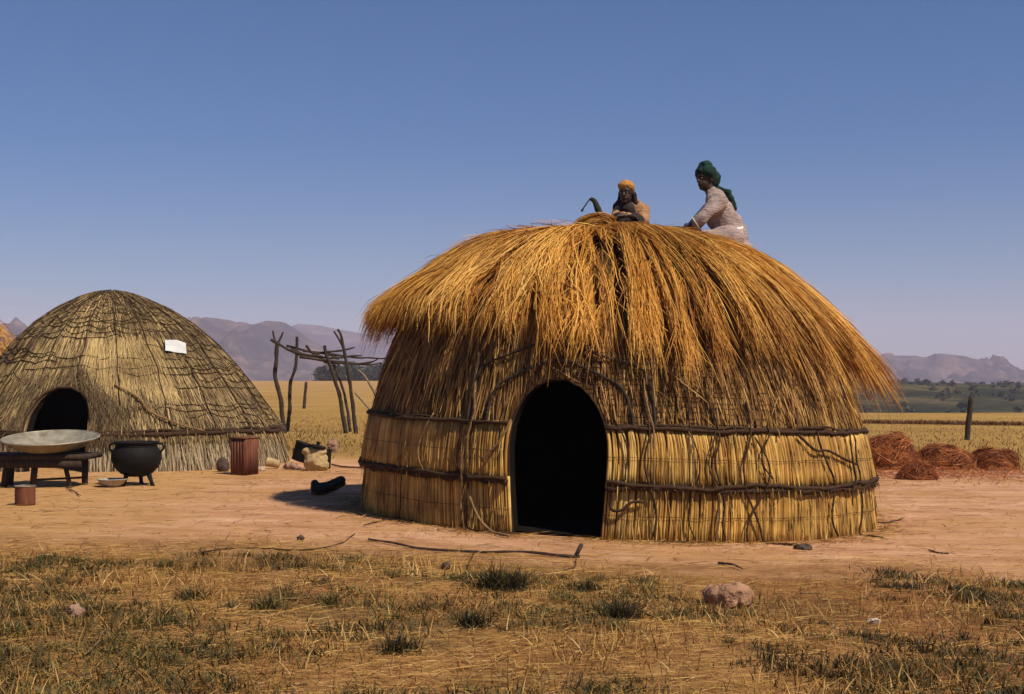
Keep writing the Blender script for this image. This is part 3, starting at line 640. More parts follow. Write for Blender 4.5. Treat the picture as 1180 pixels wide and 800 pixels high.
n = 1500; bx_ = R.normal(7.2, 1.6, n); by_ = R.normal(20.9, 1.2, n); ph = R.uniform(0, PI, n); u = np.linspace(-.5, .5, 4)[None]; Ls = R.uniform(.1, .4, n)[:, None]
k_ = np.hypot(bx_-HC.x, by_-HC.y) > 3; X_ = (bx_[:, None]+np.cos(ph)[:, None]*Ls*u)[k_]; Y_ = (by_[:, None]+np.sin(ph)[:, None]*Ls*u)[k_]
P = np.stack([X_, Y_, g(X_, Y_)+bumps(X_, Y_)+.015+R.uniform(0, .05, X_.shape)], -1); Nn = np.zeros_like(P); Nn[..., 2] = 1
o = link('scattered_straw', np_mesh(*ribbons(P, Nn, np.full(P.shape[:2], .010), R.uniform(.2, 1, len(P)), .6)), M['red_straw'], smoothed=False); props(o, kind='stuff')
# ------------------------------------------------------------------ pole rack
def poly(pxs, Y, dY=0): return [U(x, y, Y+dY*i/max(1, len(pxs)-1)) for i, (x, y) in enumerate(pxs)]
rk = GP(365, 499); YR = rk.y
rack = thing('pole_rack', rk, 'rickety drying rack of crooked dark poles carrying a bed of branches', 'pole rack')
def pole(name, pxs, Y, r0, r1, mat='pole', parent=rack, dY=0, amp=.02, foot=True):
    P = poly(pxs, Y, dY); P = wob(P, amp, 5)
    if foot: P[0].z = gz(P[0].x, P[0].y)-.06
    n = len(P); mb = MB(); mb.tube(P, [r0+(r1-r0)*i/(n-1) for i in range(n)], 7, knots=.25)
    return mb.build(name, M[mat], parent)
def fork(parent_post, pxs, Y, r): 
    P = wob(poly(pxs, Y), .01, 4); mb = MB(); mb.tube(P, [r*(1-.4*i/len(P)) for i in range(len(P))], 6); mb.build('fork', M['pole'], parent_post)
a = pole('post', [(328, 498), (325, 480), (324, 462), (317, 435), (318, 412), (319, 396)], YR, .065, .05); fork(a, [(319, 398), (316, 390), (314.5, 381)], YR, .035); fork(a, [(319, 398), (323, 390), (326, 383)], YR, .035)
pole('post', [(331, 497), (334, 470), (334, 445), (341, 420), (342, 395), (342, 388)], YR+1.0, .055, .035)
pole('post', [(398, 498), (395, 478), (391, 455), (383, 430), (376, 410), (374, 398)], YR, .06, .04)
pole('post', [(404, 498), (400, 470), (394, 445), (384, 420)], YR+1.0, .045, .03)
pole('post', [(410, 500), (407, 470), (403, 440), (398, 410), (393, 388), (389, 380)], YR-.4, .055, .03)
pole('rail', [(402, 440), (398, 410), (391, 392), (385, 382)], YR-.2, .03, .025, foot=False)
br = [[(312, 391), (330, 402), (350, 408), (372, 410)], [(316, 393), (336, 405), (362, 414), (395, 417), (420, 419), (436, 414)], [(330, 399), (352, 404), (380, 408), (410, 412), (440, 413), (466, 412)],
      [(345, 411), (375, 416), (405, 420), (430, 417)], [(350, 404), (368, 407), (388, 411)], [(362, 408), (390, 404), (409, 400)], [(380, 413), (400, 411), (417, 410)], [(340, 406), (365, 411), (390, 414)],
      [(372, 417), (400, 419), (425, 420), (440, 418)], [(353, 399), (362, 408), (376, 412)], [(335, 402), (352, 409), (368, 412), (380, 417)]]
for i, b in enumerate(br): pole('branch', b, YR-.4+1.5*((i*5) % 11)/10, .035, .018, 'pole' if i % 3 else 'pole', dY=.3, foot=False)
brn = thing('cut_branch', GP(436, 486), 'pale bent dead branches leaning against the shaded side of the half-thatched hut', 'branch')
for pxs, mt in (([(441, 486), (432, 478), (420, 465), (409, 452)], 'pole2'), ([(446, 476), (437, 462), (428, 446), (419, 432), (412, 426)], 'pole2'), ([(452, 440), (455, 424), (452, 408)], 'pole')):
    P = wob(poly(pxs, 17.5 if mt == 'pole2' else 19), .01, 4); mb = MB(); mb.tube(P, [.022-.010*i/len(P) for i in range(len(P))], 6, knots=.3); mb.build('twig', M[mt], brn)
def post(px, py, py2, dx, r, label):
    b = GP(px, py); t = U(px+dx, py2, b.y); mb = MB(); P = wob([b-Vector((0, 0, .1)), b.lerp(t, .5), t], .02, 5); mb.tube(P, [r*(1-.15*i/len(P)) for i in range(len(P))], 8, knots=.15)
    o = mb.build('fence_post', M['pole'], base=b); props(o, label, 'post', 'old fence posts standing in the yellow veld')
post(350, 471, 440, 3, .085, 'thick dark post alone in the yellow field beyond the pole rack')
post(1114, 507, 458, 5, .075, 'leaning dark post in the field behind the red-brown straw bundles')
# ------------------------------------------------------------------ yard things by the old hut
bb = GP(62, 562); bench = thing('low_bench', bb, 'low dark bench with stout legs carrying a large metal basin', 'bench')
def bx(px): return (px-590)/F*bb.y
mb = MB(); mb.box((bx(42), bb.y+.22, bb.z+.36), (1.22, .62, .06)); mb.build('bench_top', M['pole'], bench, bevel=.01)
mb = MB(); mb.box((bx(42), bb.y-.06, bb.z+.285), (1.10, .035, .10)); mb.build('apron', M['pole'], bench, bevel=.006)
for x0, x1, y0, r_ in ((38, 41, -.02, .036), (81, 72, .02, .026), (84, 84, .42, .036), (2, 6, .05, .036), (-6, -4, .46, .036)):
    p = Vector((bx(x0), bb.y+y0, 0)); p.z = gz(p.x, p.y)-.03; q = Vector((bx(x1), bb.y+y0+.02, bb.z+.335)); mb = MB(); mb.tube([p, q], [r_, r_*1.1], 8); mb.build('leg', M['pole'], bench)
mb = MB(); mb.tube([Vector((bx(40), bb.y, bb.z+.09)), Vector((bx(84), bb.y+.42, bb.z+.09))], .014, 6); mb.build('stretcher', M['pole'], bench)
bz = Vector((bx(50), bb.y+.26, bb.z+.425)); rot = Matrix.Rotation(math.radians(7.0), 3, 'X')
bas = thing('metal_basin', bz, 'wide shallow pale metal basin tilted on the low dark bench', 'basin')
mb = MB(); mb.lathe([(.0, .0), (.30, .0), (.42, .05), (.53, .135), (.545, .14), (.555, .148), (.548, .153), (.52, .142), (.41, .062), (.29, .014), (0, .012)], bz, 48, rot); mb.build('bowl', M['tin'], bas)
mb = MB(); rp = [rot @ Vector((.552*math.cos(t), .552*math.sin(t), .150))+bz for t in np.linspace(0, 2*PI, 60)]; mb.tube(rp, .011, 6); mb.build('rolled_rim', M['tin'], bas)
# iron pot
pb = GP(154, 560); pot = thing('cooking_pot', pb, 'round black three-legged iron cooking pot standing before the weathered beehive hut', 'pot')
pb = pb+Vector((0, .12, 0)); z0 = pb.z
mb = MB(); mb.lathe([(0, .10), (.10, .105), (.19, .145), (.26, .22), (.295, .31), (.292, .38), (.262, .44), (.235, .475), (.24, .49), (.268, .515), (.262, .525), (.235, .51), (.21, .48), (.25, .40), (.26, .30), (.2, .2), (0, .14)], pb, 40); mb.build('pot_body', M['iron'], pot)
for an in (-2.0, -.35, 1.6):
    d = Vector((math.cos(an), math.sin(an), 0)); p1 = pb+d*.17+Vector((0, 0, .15)); p2 = pb+d*.235; p2.z = gz(p2.x, p2.y)-.01
    mb = MB(); mb.tube([p1, p1.lerp(p2, .6), p2], [.034, .022, .026], 8); mb.build('leg', M['iron'], pot)
for sg in (-1, 1):
    mb = MB(); mb.tube(spline([pb+Vector((sg*.25, 0, .50)), pb+Vector((sg*.31, 0, .49)), pb+Vector((sg*.325, 0, .44)), pb+Vector((sg*.285, 0, .40))], 5), .013, 6); mb.build('lug_handle', M['iron'], pot)
mb = MB(); mb.tube([pb+Vector((.244*math.cos(t), .244*math.sin(t), .47)) for t in np.linspace(0, 2*PI, 48)], .008, 5); mb.build('neck_band', M['iron'], pot)
db = GP(129, 561); mb = MB(); mb.lathe([(0, .0), (.09, .0), (.14, .045), (.168, .085), (.178, .088), (.176, .095), (.162, .09), (.13, .05), (.08, .012), (0, .01)], db, 36)
o = mb.build('enamel_dish', M['enamel'], base=db); props(o, 'small shallow pale dish on the sand beside the three-legged pot', 'dish')
cb = GP(29, 582); can = thing('tin_can', cb, 'rusty open tin can standing on the sand in front of the low bench', 'can')
mb = MB(); mb.lathe([(0, 0), (.098, 0), (.10, .02), (.097, .04), (.10, .06), (.097, .08), (.10, .10), (.097, .12), (.10, .14), (.097, .17), (.10, .19), (.094, .19), (.09, .02), (0, .015)], cb, 32); mb.build('can_body', M['rust'], can)
mb = MB(); mb.tube([cb+Vector((.099*math.cos(t), .099*math.sin(t), .19)) for t in np.linspace(0, 2*PI, 32)], .006, 5); mb.build('rim', M['tin'], can)
# upright crate
kb = GP(279, 548); crate = thing('wooden_crate', kb, 'upright reddish-brown crate of narrow boards beside the weathered beehive hut', 'crate')
ro = Matrix.Rotation(math.radians(-28), 3, 'Z'); wx, wy, hh = .25, .27, .49; kc = kb+Vector((0, .16, 0))
for face, (nrm_, L_) in {'front': ((0, -1), wx), 'right': ((1, 0), wy), 'back': ((0, 1), wx), 'left': ((-1, 0), wy)}.items():
    mb = MB(); nb = 5
    for i in range(nb):
        f = ((i+.5)/nb-.5)*L_; w_ = L_/nb-.006
        c_ = Vector((nrm_[0]*wx/2, nrm_[1]*wy/2, hh/2)); t_ = Vector((-nrm_[1], nrm_[0], 0)); c_ += t_*f; c_.z += random.uniform(-.004, .004)
        size = (w_, .016, hh) if nrm_[0] == 0 else (.016, w_, hh)
        mb.box(kc+ro @ c_, size, ro, random.random())
    mb.build('board_panel', M['rust'], crate, bevel=.003)
mb = MB(); mb.box(kc+Vector((0, 0, hh+.010)), (wx+.03, wy+.03, .02), ro); mb.build('lid', M['rust'], crate, bevel=.004)
def rock(name, px, py, w, h, mat, label, cat='stone', seed=1, dpt=None, rough=.25):
    b = GP(px, py); s_ = F/b.y; rx = w/2/s_; rz = h/s_; ry = dpt or rx*.8
    me = blob([('e', b+Vector((0, ry*.6, rz*.42)), (rx, ry, rz*.58), None), ('e', b+Vector((rx*.35, ry*.5, rz*.3)), (rx*.6, ry*.8, rz*.45), None)], max(rx, rz)/11, 1)
    rumple(me, rx*rough, 1.6/rx, seed); o = link(name, me, mat, base=b, smoothed=rough < .2); return props(o, label, cat)
rock('stone', 256, 544, 15, 17, M['rock2'], 'dark round stone tucked behind the reddish-brown crate', seed=3, rough=.12)
# pile of household things
def P_(px, py): return GP(px, py)
sb = GP(362, 543); me = blob([('e', sb+Vector((0, .12, .14)), (.17, .12, .17), None), ('e', sb+Vector((-.06, .12, .28)), (.14, .09, .06), None), ('e', sb+Vector((.06, .12, .27)), (.10, .09, .07), None), ('e', sb+Vector((.07, .12, .07)), (.14, .11, .08), None)], .014, 2); rumple(me, .03, 9, 4)
o = link('cloth_sack', me, M['canvas'], base=sb); props(o, 'pale slumped canvas sack in the middle of the household pile', 'sack')
def bucket(px, py, r_, h_, mat, name, label, cat, tilt_=None):
    b = GP(px, py); t = thing(name, b, label, cat); rot_ = tilt_
    c_ = b+Vector((0, .12, 0 if rot_ is None else r_*.95))
    mb = MB(); mb.lathe([(0, 0), (r_*.8, 0), (r_*.82, h_*.03), (r_, h_*.97), (r_*1.04, h_), (r_*.97, h_), (r_*.78, h_*.05), (0, h_*.04)], c_, 28, rot_); mb.build('shell', mat, t)
    mb = MB(); mb.tube([c_+(rot_ or Matrix.Identity(3)) @ Vector((r_*1.02*math.cos(q), r_*1.02*math.sin(q), h_)) for q in np.linspace(0, 2*PI, 36)], r_*.05, 5); mb.build('rim', mat, t)
    hp = [c_+(rot_ or Matrix.Identity(3)) @ Vector((r_*math.cos(q), r_*.4, h_*.95-r_*.4*math.sin(q))) for q in np.linspace(0, PI, 14)]; mb = MB(); mb.tube(hp, r_*.035, 5); mb.build('wire_handle', M['iron'], t)
bucket(342, 541, .125, .27, M['iron'], 'bucket', 'black bucket leaning on the cloth sack, on the side of the old hut', 'bucket', Matrix.Rotation(math.radians(20), 3, 'Y'))
bucket(374, 541, .085, .28, M['iron'], 'bucket', 'narrow black bucket on the far side of the cloth sack from the old hut', 'bucket')
bucket(320, 541, .07, .18, M['canvas'], 'tin_can', 'dull yellowish tin lying on its side between the old hut and the cloth sack', 'can', Matrix.Rotation(math.radians(-78), 3, 'Y'))
hb = Vector((sb.x+.03, sb.y+.12, sb.z+.335)); hat = thing('pot_lid', hb, 'flat black pot lid lying askew on top of the canvas sack', 'lid'); rl = Matrix.Rotation(.2, 3, 'Y')
mb = MB(); mb.lathe([(0, .0), (.12, .0), (.128, .01), (.12, .02), (.05, .032), (0, .034)], hb, 30, rl); mb.build('disc', M['iron'], hat)
mb = MB(); mb.lathe([(.03, .03), (.022, .05), (.036, .065), (.03, .08), (0, .082)], hb, 16, rl); mb.build('knob', M['iron'], hat)
rock('stone', 335, 541, 18, 8, M['rock'], 'flat pinkish stone at the foot of the black bucket beside the sack', seed=5)
rock('stone', 383, 522, 14, 17, M['rock'], 'brown boulder just behind the narrow black bucket', seed=7)
rock('stone', 300, 543, 10, 5, M['rock3'], 'small whitish stone on the sand by the skirt of the old hut', seed=8)
mb = MB(); p = [GP(382, 537), GP(400, 540), GP(428, 541)]; mb.tube(wob([q+Vector((0, 0, .02)) for q in p], .01), .013, 6); o = mb.build('stick', M['rust'], base=p[0]); props(o, 'thin reddish stick running from the household pile to the half-thatched hut', 'stick')
# boot
ob = GP(377, 571); boot = thing('old_boot', ob, 'old black boot lying on the bare earth near the hut shadow', 'boot')
def OB(x, z, y=0): return ob+Vector((x, .05+y, z))
me = blob([('l', [OB(-.13, .07), OB(-.02, .085), OB(.09, .13), OB(.15, .165)], [.062, .064, .055, .048]), ('l', [OB(-.13, .07), OB(-.145, .13)], [.055, .045]), ('e', OB(.15, .165), (.05, .045, .038), None)], .009, 3); rumple(me, .008, 20, 2)
link('boot_upper', me, M['leather'], boot)
me = blob([('l', [OB(-.16, .018), OB(-.03, .03), OB(.08, .075), OB(.175, .13)], [.03, .028, .03, .028]), ('e', OB(-.13, .02), (.05, .05, .025), None)], .009, 2); link('sole', me, M['rust'], boot)
# ------------------------------------------------------------------ sticks, ropes and stones on the yard
def lying(name, pxs, rad, mat, label, cat, lift=.015, amp=.015):
    P = [GP(x, y)+Vector((0, 0, lift)) for x, y in pxs]; q = wob(P, amp, 6)
    for v in q: v.z = max(v.z, gz(v.x, v.y)+rad*.6)
    n = len(q); mb = MB(); mb.tube(q, [rad*.62*(1-.45*i/n) for i in range(n)], 6, knots=.6); o = mb.build(name, M[mat], base=q[0]); return props(o, label, cat)
st = lying('stick', [(668, 643), (655, 643), (620, 640), (560, 638), (500, 635), (460, 630), (424, 623)], .020, 'pole', 'long dark crooked stick lying on bare earth before the doorway', 'stick')
mb = MB(); q0 = GP(667, 643); mb.tube(spline([q0+Vector((-.02, 0, .02)), q0+Vector((.0, 0, .06)), q0+Vector((.02, .05, .09))], 4), .018, 6); o = mb.build('hooked_end', M['pole'], st)
lying('twig', [(546, 639), (540, 655), (535, 668), (529, 684)], .008, 'rope', 'thin straight twig pointing away from the long crooked stick', 'twig')
lying('twig', [(664, 647), (662, 655), (650, 660)], .007, 'rope', 'short bent twig below the hooked end of the long stick', 'twig')
lying('rope', [(228, 640), (260, 634), (300, 634), (340, 636), (370, 635), (395, 627), (408, 617)], .011, 'rope', 'dark thin rope winding across the bare yard below the boot', 'rope')
lying('rope', [(420, 608), (445, 601), (470, 603), (490, 599), (520, 603)], .009, 'rope', 'brown cord trailing along the foot of the shaded hut wall', 'rope')
lying('stick', [(828, 651), (842, 653), (856, 659)], .016, 'pole', 'short dark stick lying in front of the lit reed wall', 'stick')
lying('stick', [(1008, 603), (1022, 604), (1040, 599)], .014, 'pole', 'short brown stick beside the sunny corner of the reed wall', 'stick')
lying('stick', [(1070, 635), (1080, 638), (1092, 639)], .014, 'pole', 'small brown stick on the bare ground below the straw bundles', 'stick')
lying('stick', [(76, 563), (86, 568), (93, 573)], .014, 'pole', 'dark stick on the sand under the low bench', 'stick')
lying('straw_stalk', [(924, 686), (945, 685), (972, 684)], .009, 'rope2', 'pale stalk lying flat in the scrub to the right of the pink rock', 'stalk')
lying('straw_stalk', [(990, 692), (1004, 688), (1019, 684)], .010, 'rope2', 'pale slanting stalk in the scrub above the whitish stone', 'stalk')
lying('straw_stalk', [(998, 742), (1020, 748), (1042, 756), (1066, 763)], .007, 'rope2', 'long yellow stalk slanting down through the reddish scrub', 'stalk')
lying('straw_stalk', [(97, 762), (112, 748), (121, 733), (128, 744)], .007, 'rope2', 'bent pale stalk standing in the green weeds near the pitted stone', 'stalk', .03)
lying('straw_stalk', [(402, 752), (425, 748), (450, 742), (436, 756), (428, 764)], .007, 'rope2', 'forked pale stalk among dark weeds below the twin tufts', 'stalk', .02)
lying('straw_stalk', [(402, 660), (430, 659), (458, 658)], .008, 'rope2', 'straight pale stalk on the bare ground beside the dark pebble', 'stalk')
rock('rock', 842, 700, 62, 27, M['earth'], 'large low pinkish rock half sunk in the scrub below the reed wall', 'rock', 11, rough=.2)
rock('stone', 85, 712, 22, 14, M['rock'], 'pinkish pitted stone in the dry scrub below the old hut', seed=12)
rock('pebble', 346, 623, 9, 6, M['rock2'], 'lone dark pebble beside the winding rope', 'pebble', 13)
rock('pebble', 514, 656, 11, 8, M['rock2'], 'dark pebble below the long crooked stick', 'pebble', 14)
rock('stone', 1008, 720, 16, 7, M['rock3'], 'small whitish angular stone in the reddish scrub', seed=15)
rock('pebble', 926, 634, 22, 6, M['rock2'], 'flat dark reddish clod before the sunny reed wall', 'pebble', 16)
# ------------------------------------------------------------------ grass
def blades(n, P0, H, spread, w, bend, rnd, k=4, flat=False):
    ph = R.uniform(0, 2*PI, n); d = np.stack([np.cos(ph), np.sin(ph), np.zeros(n)], -1); u = np.linspace(0, 1, k)
    out = R.uniform(.1, 1, n)*spread
    P = P0[:, None]+d[:, None]*(out[:, None]*H[:, None]*(u[None]*.5+u[None]**2*bend))[..., None]
    P[..., 2] += H[:, None]*(u[None]-(.35*bend)*u[None]**2*out[:, None])*(.08 if flat else 1)
    Nn = np.repeat(np.stack([-np.cos(ph), -np.sin(ph), np.full(n, .3)], -1)[:, None], k, 1)
    if flat: Nn[...] = (0, 0, 1)
    W = R.uniform(*w, n)[:, None]*np.array([.8, 1, .75, .2] if k == 4 else np.linspace(1, .2, k))[None]
    return ribbons(P, Nn, W, rnd, .8)
def zone(x, y):                        # litter edge wanders the same way as the ground's colour, roughly
    return y+.12*x+.5*np.sin(x*1.3+.4)+.35*np.sin(x*2.9+y)
def scatter(n, ya, yb):
    y = R.uniform(ya, yb, n*2); x = R.uniform(-1, 1, n*2)*.44*y
    return x, y
def put(x, y): return np.stack([x, y, g(x, y)+bumps(x, y)], -1)
# flat straw litter
x, y = scatter(34000, 4.6, 11.2); pr = np.clip(1.1-smooth(8.6, 10.4, zone(x, y)), .02, 1); cl = np.array([.5+.8*mnoise.noise(Vector((a*.9, b*.9, 3))) for a, b in zip(x, y)])
k_ = R.uniform(0, 1, len(x)) < pr*np.clip(cl+.25, .1, 1); x, y = x[k_], y[k_]; n = len(x)
L = blades(n, put(x, y)+[0, 0, .008], R.uniform(.04, .17, n), 1.6, (.002, .0048), .5, R.beta(2.0, 1.3, n), flat=True)
# short upright dry grass
x, y = scatter(16000, 4.6, 10.6); cl = np.array([mnoise.noise(Vector((a*1.1+7, b*1.1, 9))) for a, b in zip(x, y)])
k_ = R.uniform(0, 1, len(x)) < np.clip(1-smooth(8.4, 9.8, zone(x, y)), 0, 1)*np.clip(.25+cl*1.4, .04, 1); x, y = x[k_], y[k_]; n = len(x)
S = blades(n, put(x, y)-[0, 0, .01], R.uniform(.03, .13, n), 1.0, (.003, .006), .7, R.uniform(0, 1, n))
o = link('dry_grass', np_mesh(*join_np([L, S])), M['dry'], smoothed=False); props(o, 'dry straw litter and stubble in front of the huts', kind='stuff')
# loose straw on the swept yard
ph_ = R.uniform(-PI, PI, 2600); rb_ = 2.63+np.abs(R.normal(0, .15, 2600)); x = np.concatenate([R.uniform(-7, 6, 5200), HC.x+rb_*np.sin(ph_)]); y = np.concatenate([R.uniform(9.3, 19, 5200), HC.y-rb_*np.cos(ph_)]); k_ = np.hypot(x-HC.x, y-HC.y) > 2.6; x, y = x[k_], y[k_]; n = len(x)
o = link('loose_straw', np_mesh(*blades(n, put(x, y)+[0, 0, .006], R.uniform(.05, .28, n), 1.6, (.004, .008), .5, R.uniform(0, .9, n), flat=True)), M['dry'], smoothed=False); props(o, kind='stuff')
# low green and dark weeds
def weeds(centers, per, h, spread, name, mat):
    parts = []
    for (cx, cy, s, tone) in centers:
        n = max(6, int(per*s*R.uniform(.7, 1.2))); rr = np.abs(R.normal(0, spread*s, n)); ph = R.uniform(0, 6.28, n)
        x = cx+rr*np.cos(ph)*1.4; y = cy+rr*np.sin(ph)
        parts.append(blades(n, put(x, y)-[0, 0, .01], R.uniform(.4, 1.1, n)*h*s, 1.1, (.004, .009), .7, np.clip(tone+R.normal(0, .17, n), 0, 1)))
    return link(name, np_mesh(*join_np(parts)), M[mat], smoothed=False)
cs = []
while len(cs) < 620:
    y_ = random.uniform(4.7, 9.3); x_ = random.uniform(-.43, .43)*y_
    q_ = mnoise.noise(Vector((x_*.8+3, y_*.9, 1)))
    if random.random() > .45+q_*1.3+(.06 if x_ < -.6 else -.08) or zone(x_, y_) > 9.0: continue
    cs.append((x_, y_, random.uniform(.4, 1.15), .50+.25*q_-(.22 if x_ > .9 else 0)+random.uniform(-.2, .3)))
o = weeds(cs, 85, .072, .10, 'green_weeds', 'green'); props(o, kind='stuff')
TUFTS = [(566, 678, 34, .2, 'bushy dark tuft, larger of the twin tufts at the edge of bare earth'), (593, 679, 28, .15, 'thin slanting dark tuft, smaller of the twin tufts at the edge of bare earth'),
         (676, 682, 18, .25, 'small dark green tuft below the hooked end of the long stick'), (716, 714, 30, .05, 'blackish bush of weeds between the twin tufts and the pink rock'), (460, 752, 26, .1, 'black dense tuft beside the forked pale stalk'),
         (545, 722, 24, .1, 'dark tuft in the scrub just below the bushy twin tuft'), (190, 655, 14, .5, 'low grey-green clump at the upper edge of the scrub below the pot'), (222, 692, 20, .5, 'rounded bright green weed below the winding rope'),
         (380, 698, 18, .55, 'bluish green weed patch on the dry ground below the winding rope'), (312, 704, 22, .5, 'olive grass clump between the two green weeds of the dry scrub')]
for px, py, hpx, tone, lab in TUFTS:
    b = GP(px, py); h = hpx/F*b.y; n = 300; rr = np.minimum(np.abs(R.normal(0, 1, n)), 1.7)*(.05+.1*h); ph = R.uniform(0, 6.28, n); xx = b.x+rr*np.cos(ph); yy = b.y+rr*np.sin(ph)
    P0 = put(xx, yy)-[0, 0, .01]; o = link('weed_tuft', np_mesh(*blades(n, P0, R.uniform(.25, 1.05, n)*h*1.1, 1.1, (.003, .006), .7, np.clip(tone+.1+R.normal(0, .28, n), 0, 1))), M['green'], base=b, smoothed=False); props(o, lab, 'weed', 'weed tufts in the foreground scrub')
# yellow field
n = 42000; y = 20.5*np.exp(R.uniform(0, 1, n)**.85*math.log(90/20.5)); x = R.uniform(-.45, .45, n)*y
k_ = (np.hypot(x-LC.x, y-LC.y) > 2.85) & (R.uniform(0, 1, n) < smooth(20.3, 24, y+1.2*np.sin(x*.9))) & ~((y > 66) & (x > 0)); x, y = x[k_], y[k_]; n = len(x)
P0 = np.stack([x, y, g(x, y)-.02], -1)
o = link('field_grass', np_mesh(*blades(n, P0, R.uniform(.05, .17, n)*np.interp(y,[20,30,60],[1,.8,.35]), .9, (.012, .022), .6, np.clip(R.beta(2, 2, n), 0, 1))), M['field'], smoothed=False); props(o, 'yellow dry grass of the open field behind the huts', kind='stuff')
# dark grassy bank across the far field on the right
n = 5000; u_ = R.uniform(0, 1, n); x = 12+u_*11; y = 50-u_*6+R.normal(0, .35, n)
o = link('field_bank', np_mesh(*blades(n, np.stack([x, y, g(x, y)-.02], -1), R.uniform(.08, .22, n), .9, (.015, .03), .6, R.uniform(0, .25, n))), M['mat_straw'], smoothed=False); props(o, kind='structure')
# ------------------------------------------------------------------ people on the roof
def hand(palm, fwd, down, side, s=1.0):
    """palm centre, pointing fwd, palm facing down, thumb on side"""
    fwd, down, side = fwd.normalized(), down.normalized(), side.normalized()
    sh = [('l', [palm-fwd*.045*s, palm+fwd*.035*s], [.026*s, .032*s]), ('l', [palm-fwd*.03*s+side*.012*s, palm+fwd*.03*s+side*.024*s], [.02*s, .018*s]), ('l', [palm-fwd*.03*s-side*.012*s, palm+fwd*.03*s-side*.024*s], [.02*s, .018*s])]
    for k, L in zip((-.033, -.011, .011, .033), (.062, .078, .084, .074)):
        a = palm+fwd*.035*s+side*k*s; b = a+(fwd*.9+down*.25+side*k*3)*L*.5*s; c = b+(fwd*.5+down*.85)*L*.5*s
        sh.append(('l', [a, b, c], [.0105*s, .0095*s, .008*s]))
    a = palm-fwd*.03*s+side*.03*s; b = a+(fwd*.6+side*.8)*.04*s; c = b+(fwd*.9+down*.4)*.032*s
    sh.append(('l', [a, b, c], [.013*s, .011*s, .009*s])); return sh
def head(c, f, up, s=1.0):
    f, up = f.normalized(), up.normalized(); sd = f.cross(up).normalized(); ro_ = Matrix((sd, f, up)).transposed()
    def q(x, y, z): return c+(sd*x+f*y+up*z)*s
    return [('e', q(0, -.012, .025), (.074*s, .092*s, .095*s), ro_), ('e', q(0, .020, -.045), (.056*s, .066*s, .070*s), ro_), ('e', q(0, .060, -.088), (.026*s, .026*s, .020*s), ro_),
            ('l', [q(0, .080, .015), q(0, .100, -.020)], [.010*s, .016*s]), ('e', q(0, .092, -.022), (.022*s, .014*s, .012*s), ro_), ('e', q(0, .082, -.053), (.028*s, .014*s, .012*s), ro_), ('e', q(0, .078, .026), (.055*s, .016*s, .014*s), ro_),
            ('e', q(.076, -.01, -.01), (.012*s, .022*s, .032*s), ro_), ('e', q(-.076, -.01, -.01), (.012*s, .022*s, .032*s), ro_)], q
def eyes(q, s, parent):
    for sx_ in (-1, 1):
        me = blob([('e', q(.031*sx_, .078, .004), (.011*s, .008*s, .006*s), None)], .003, 1); link('eye', me, M['eye'], parent)
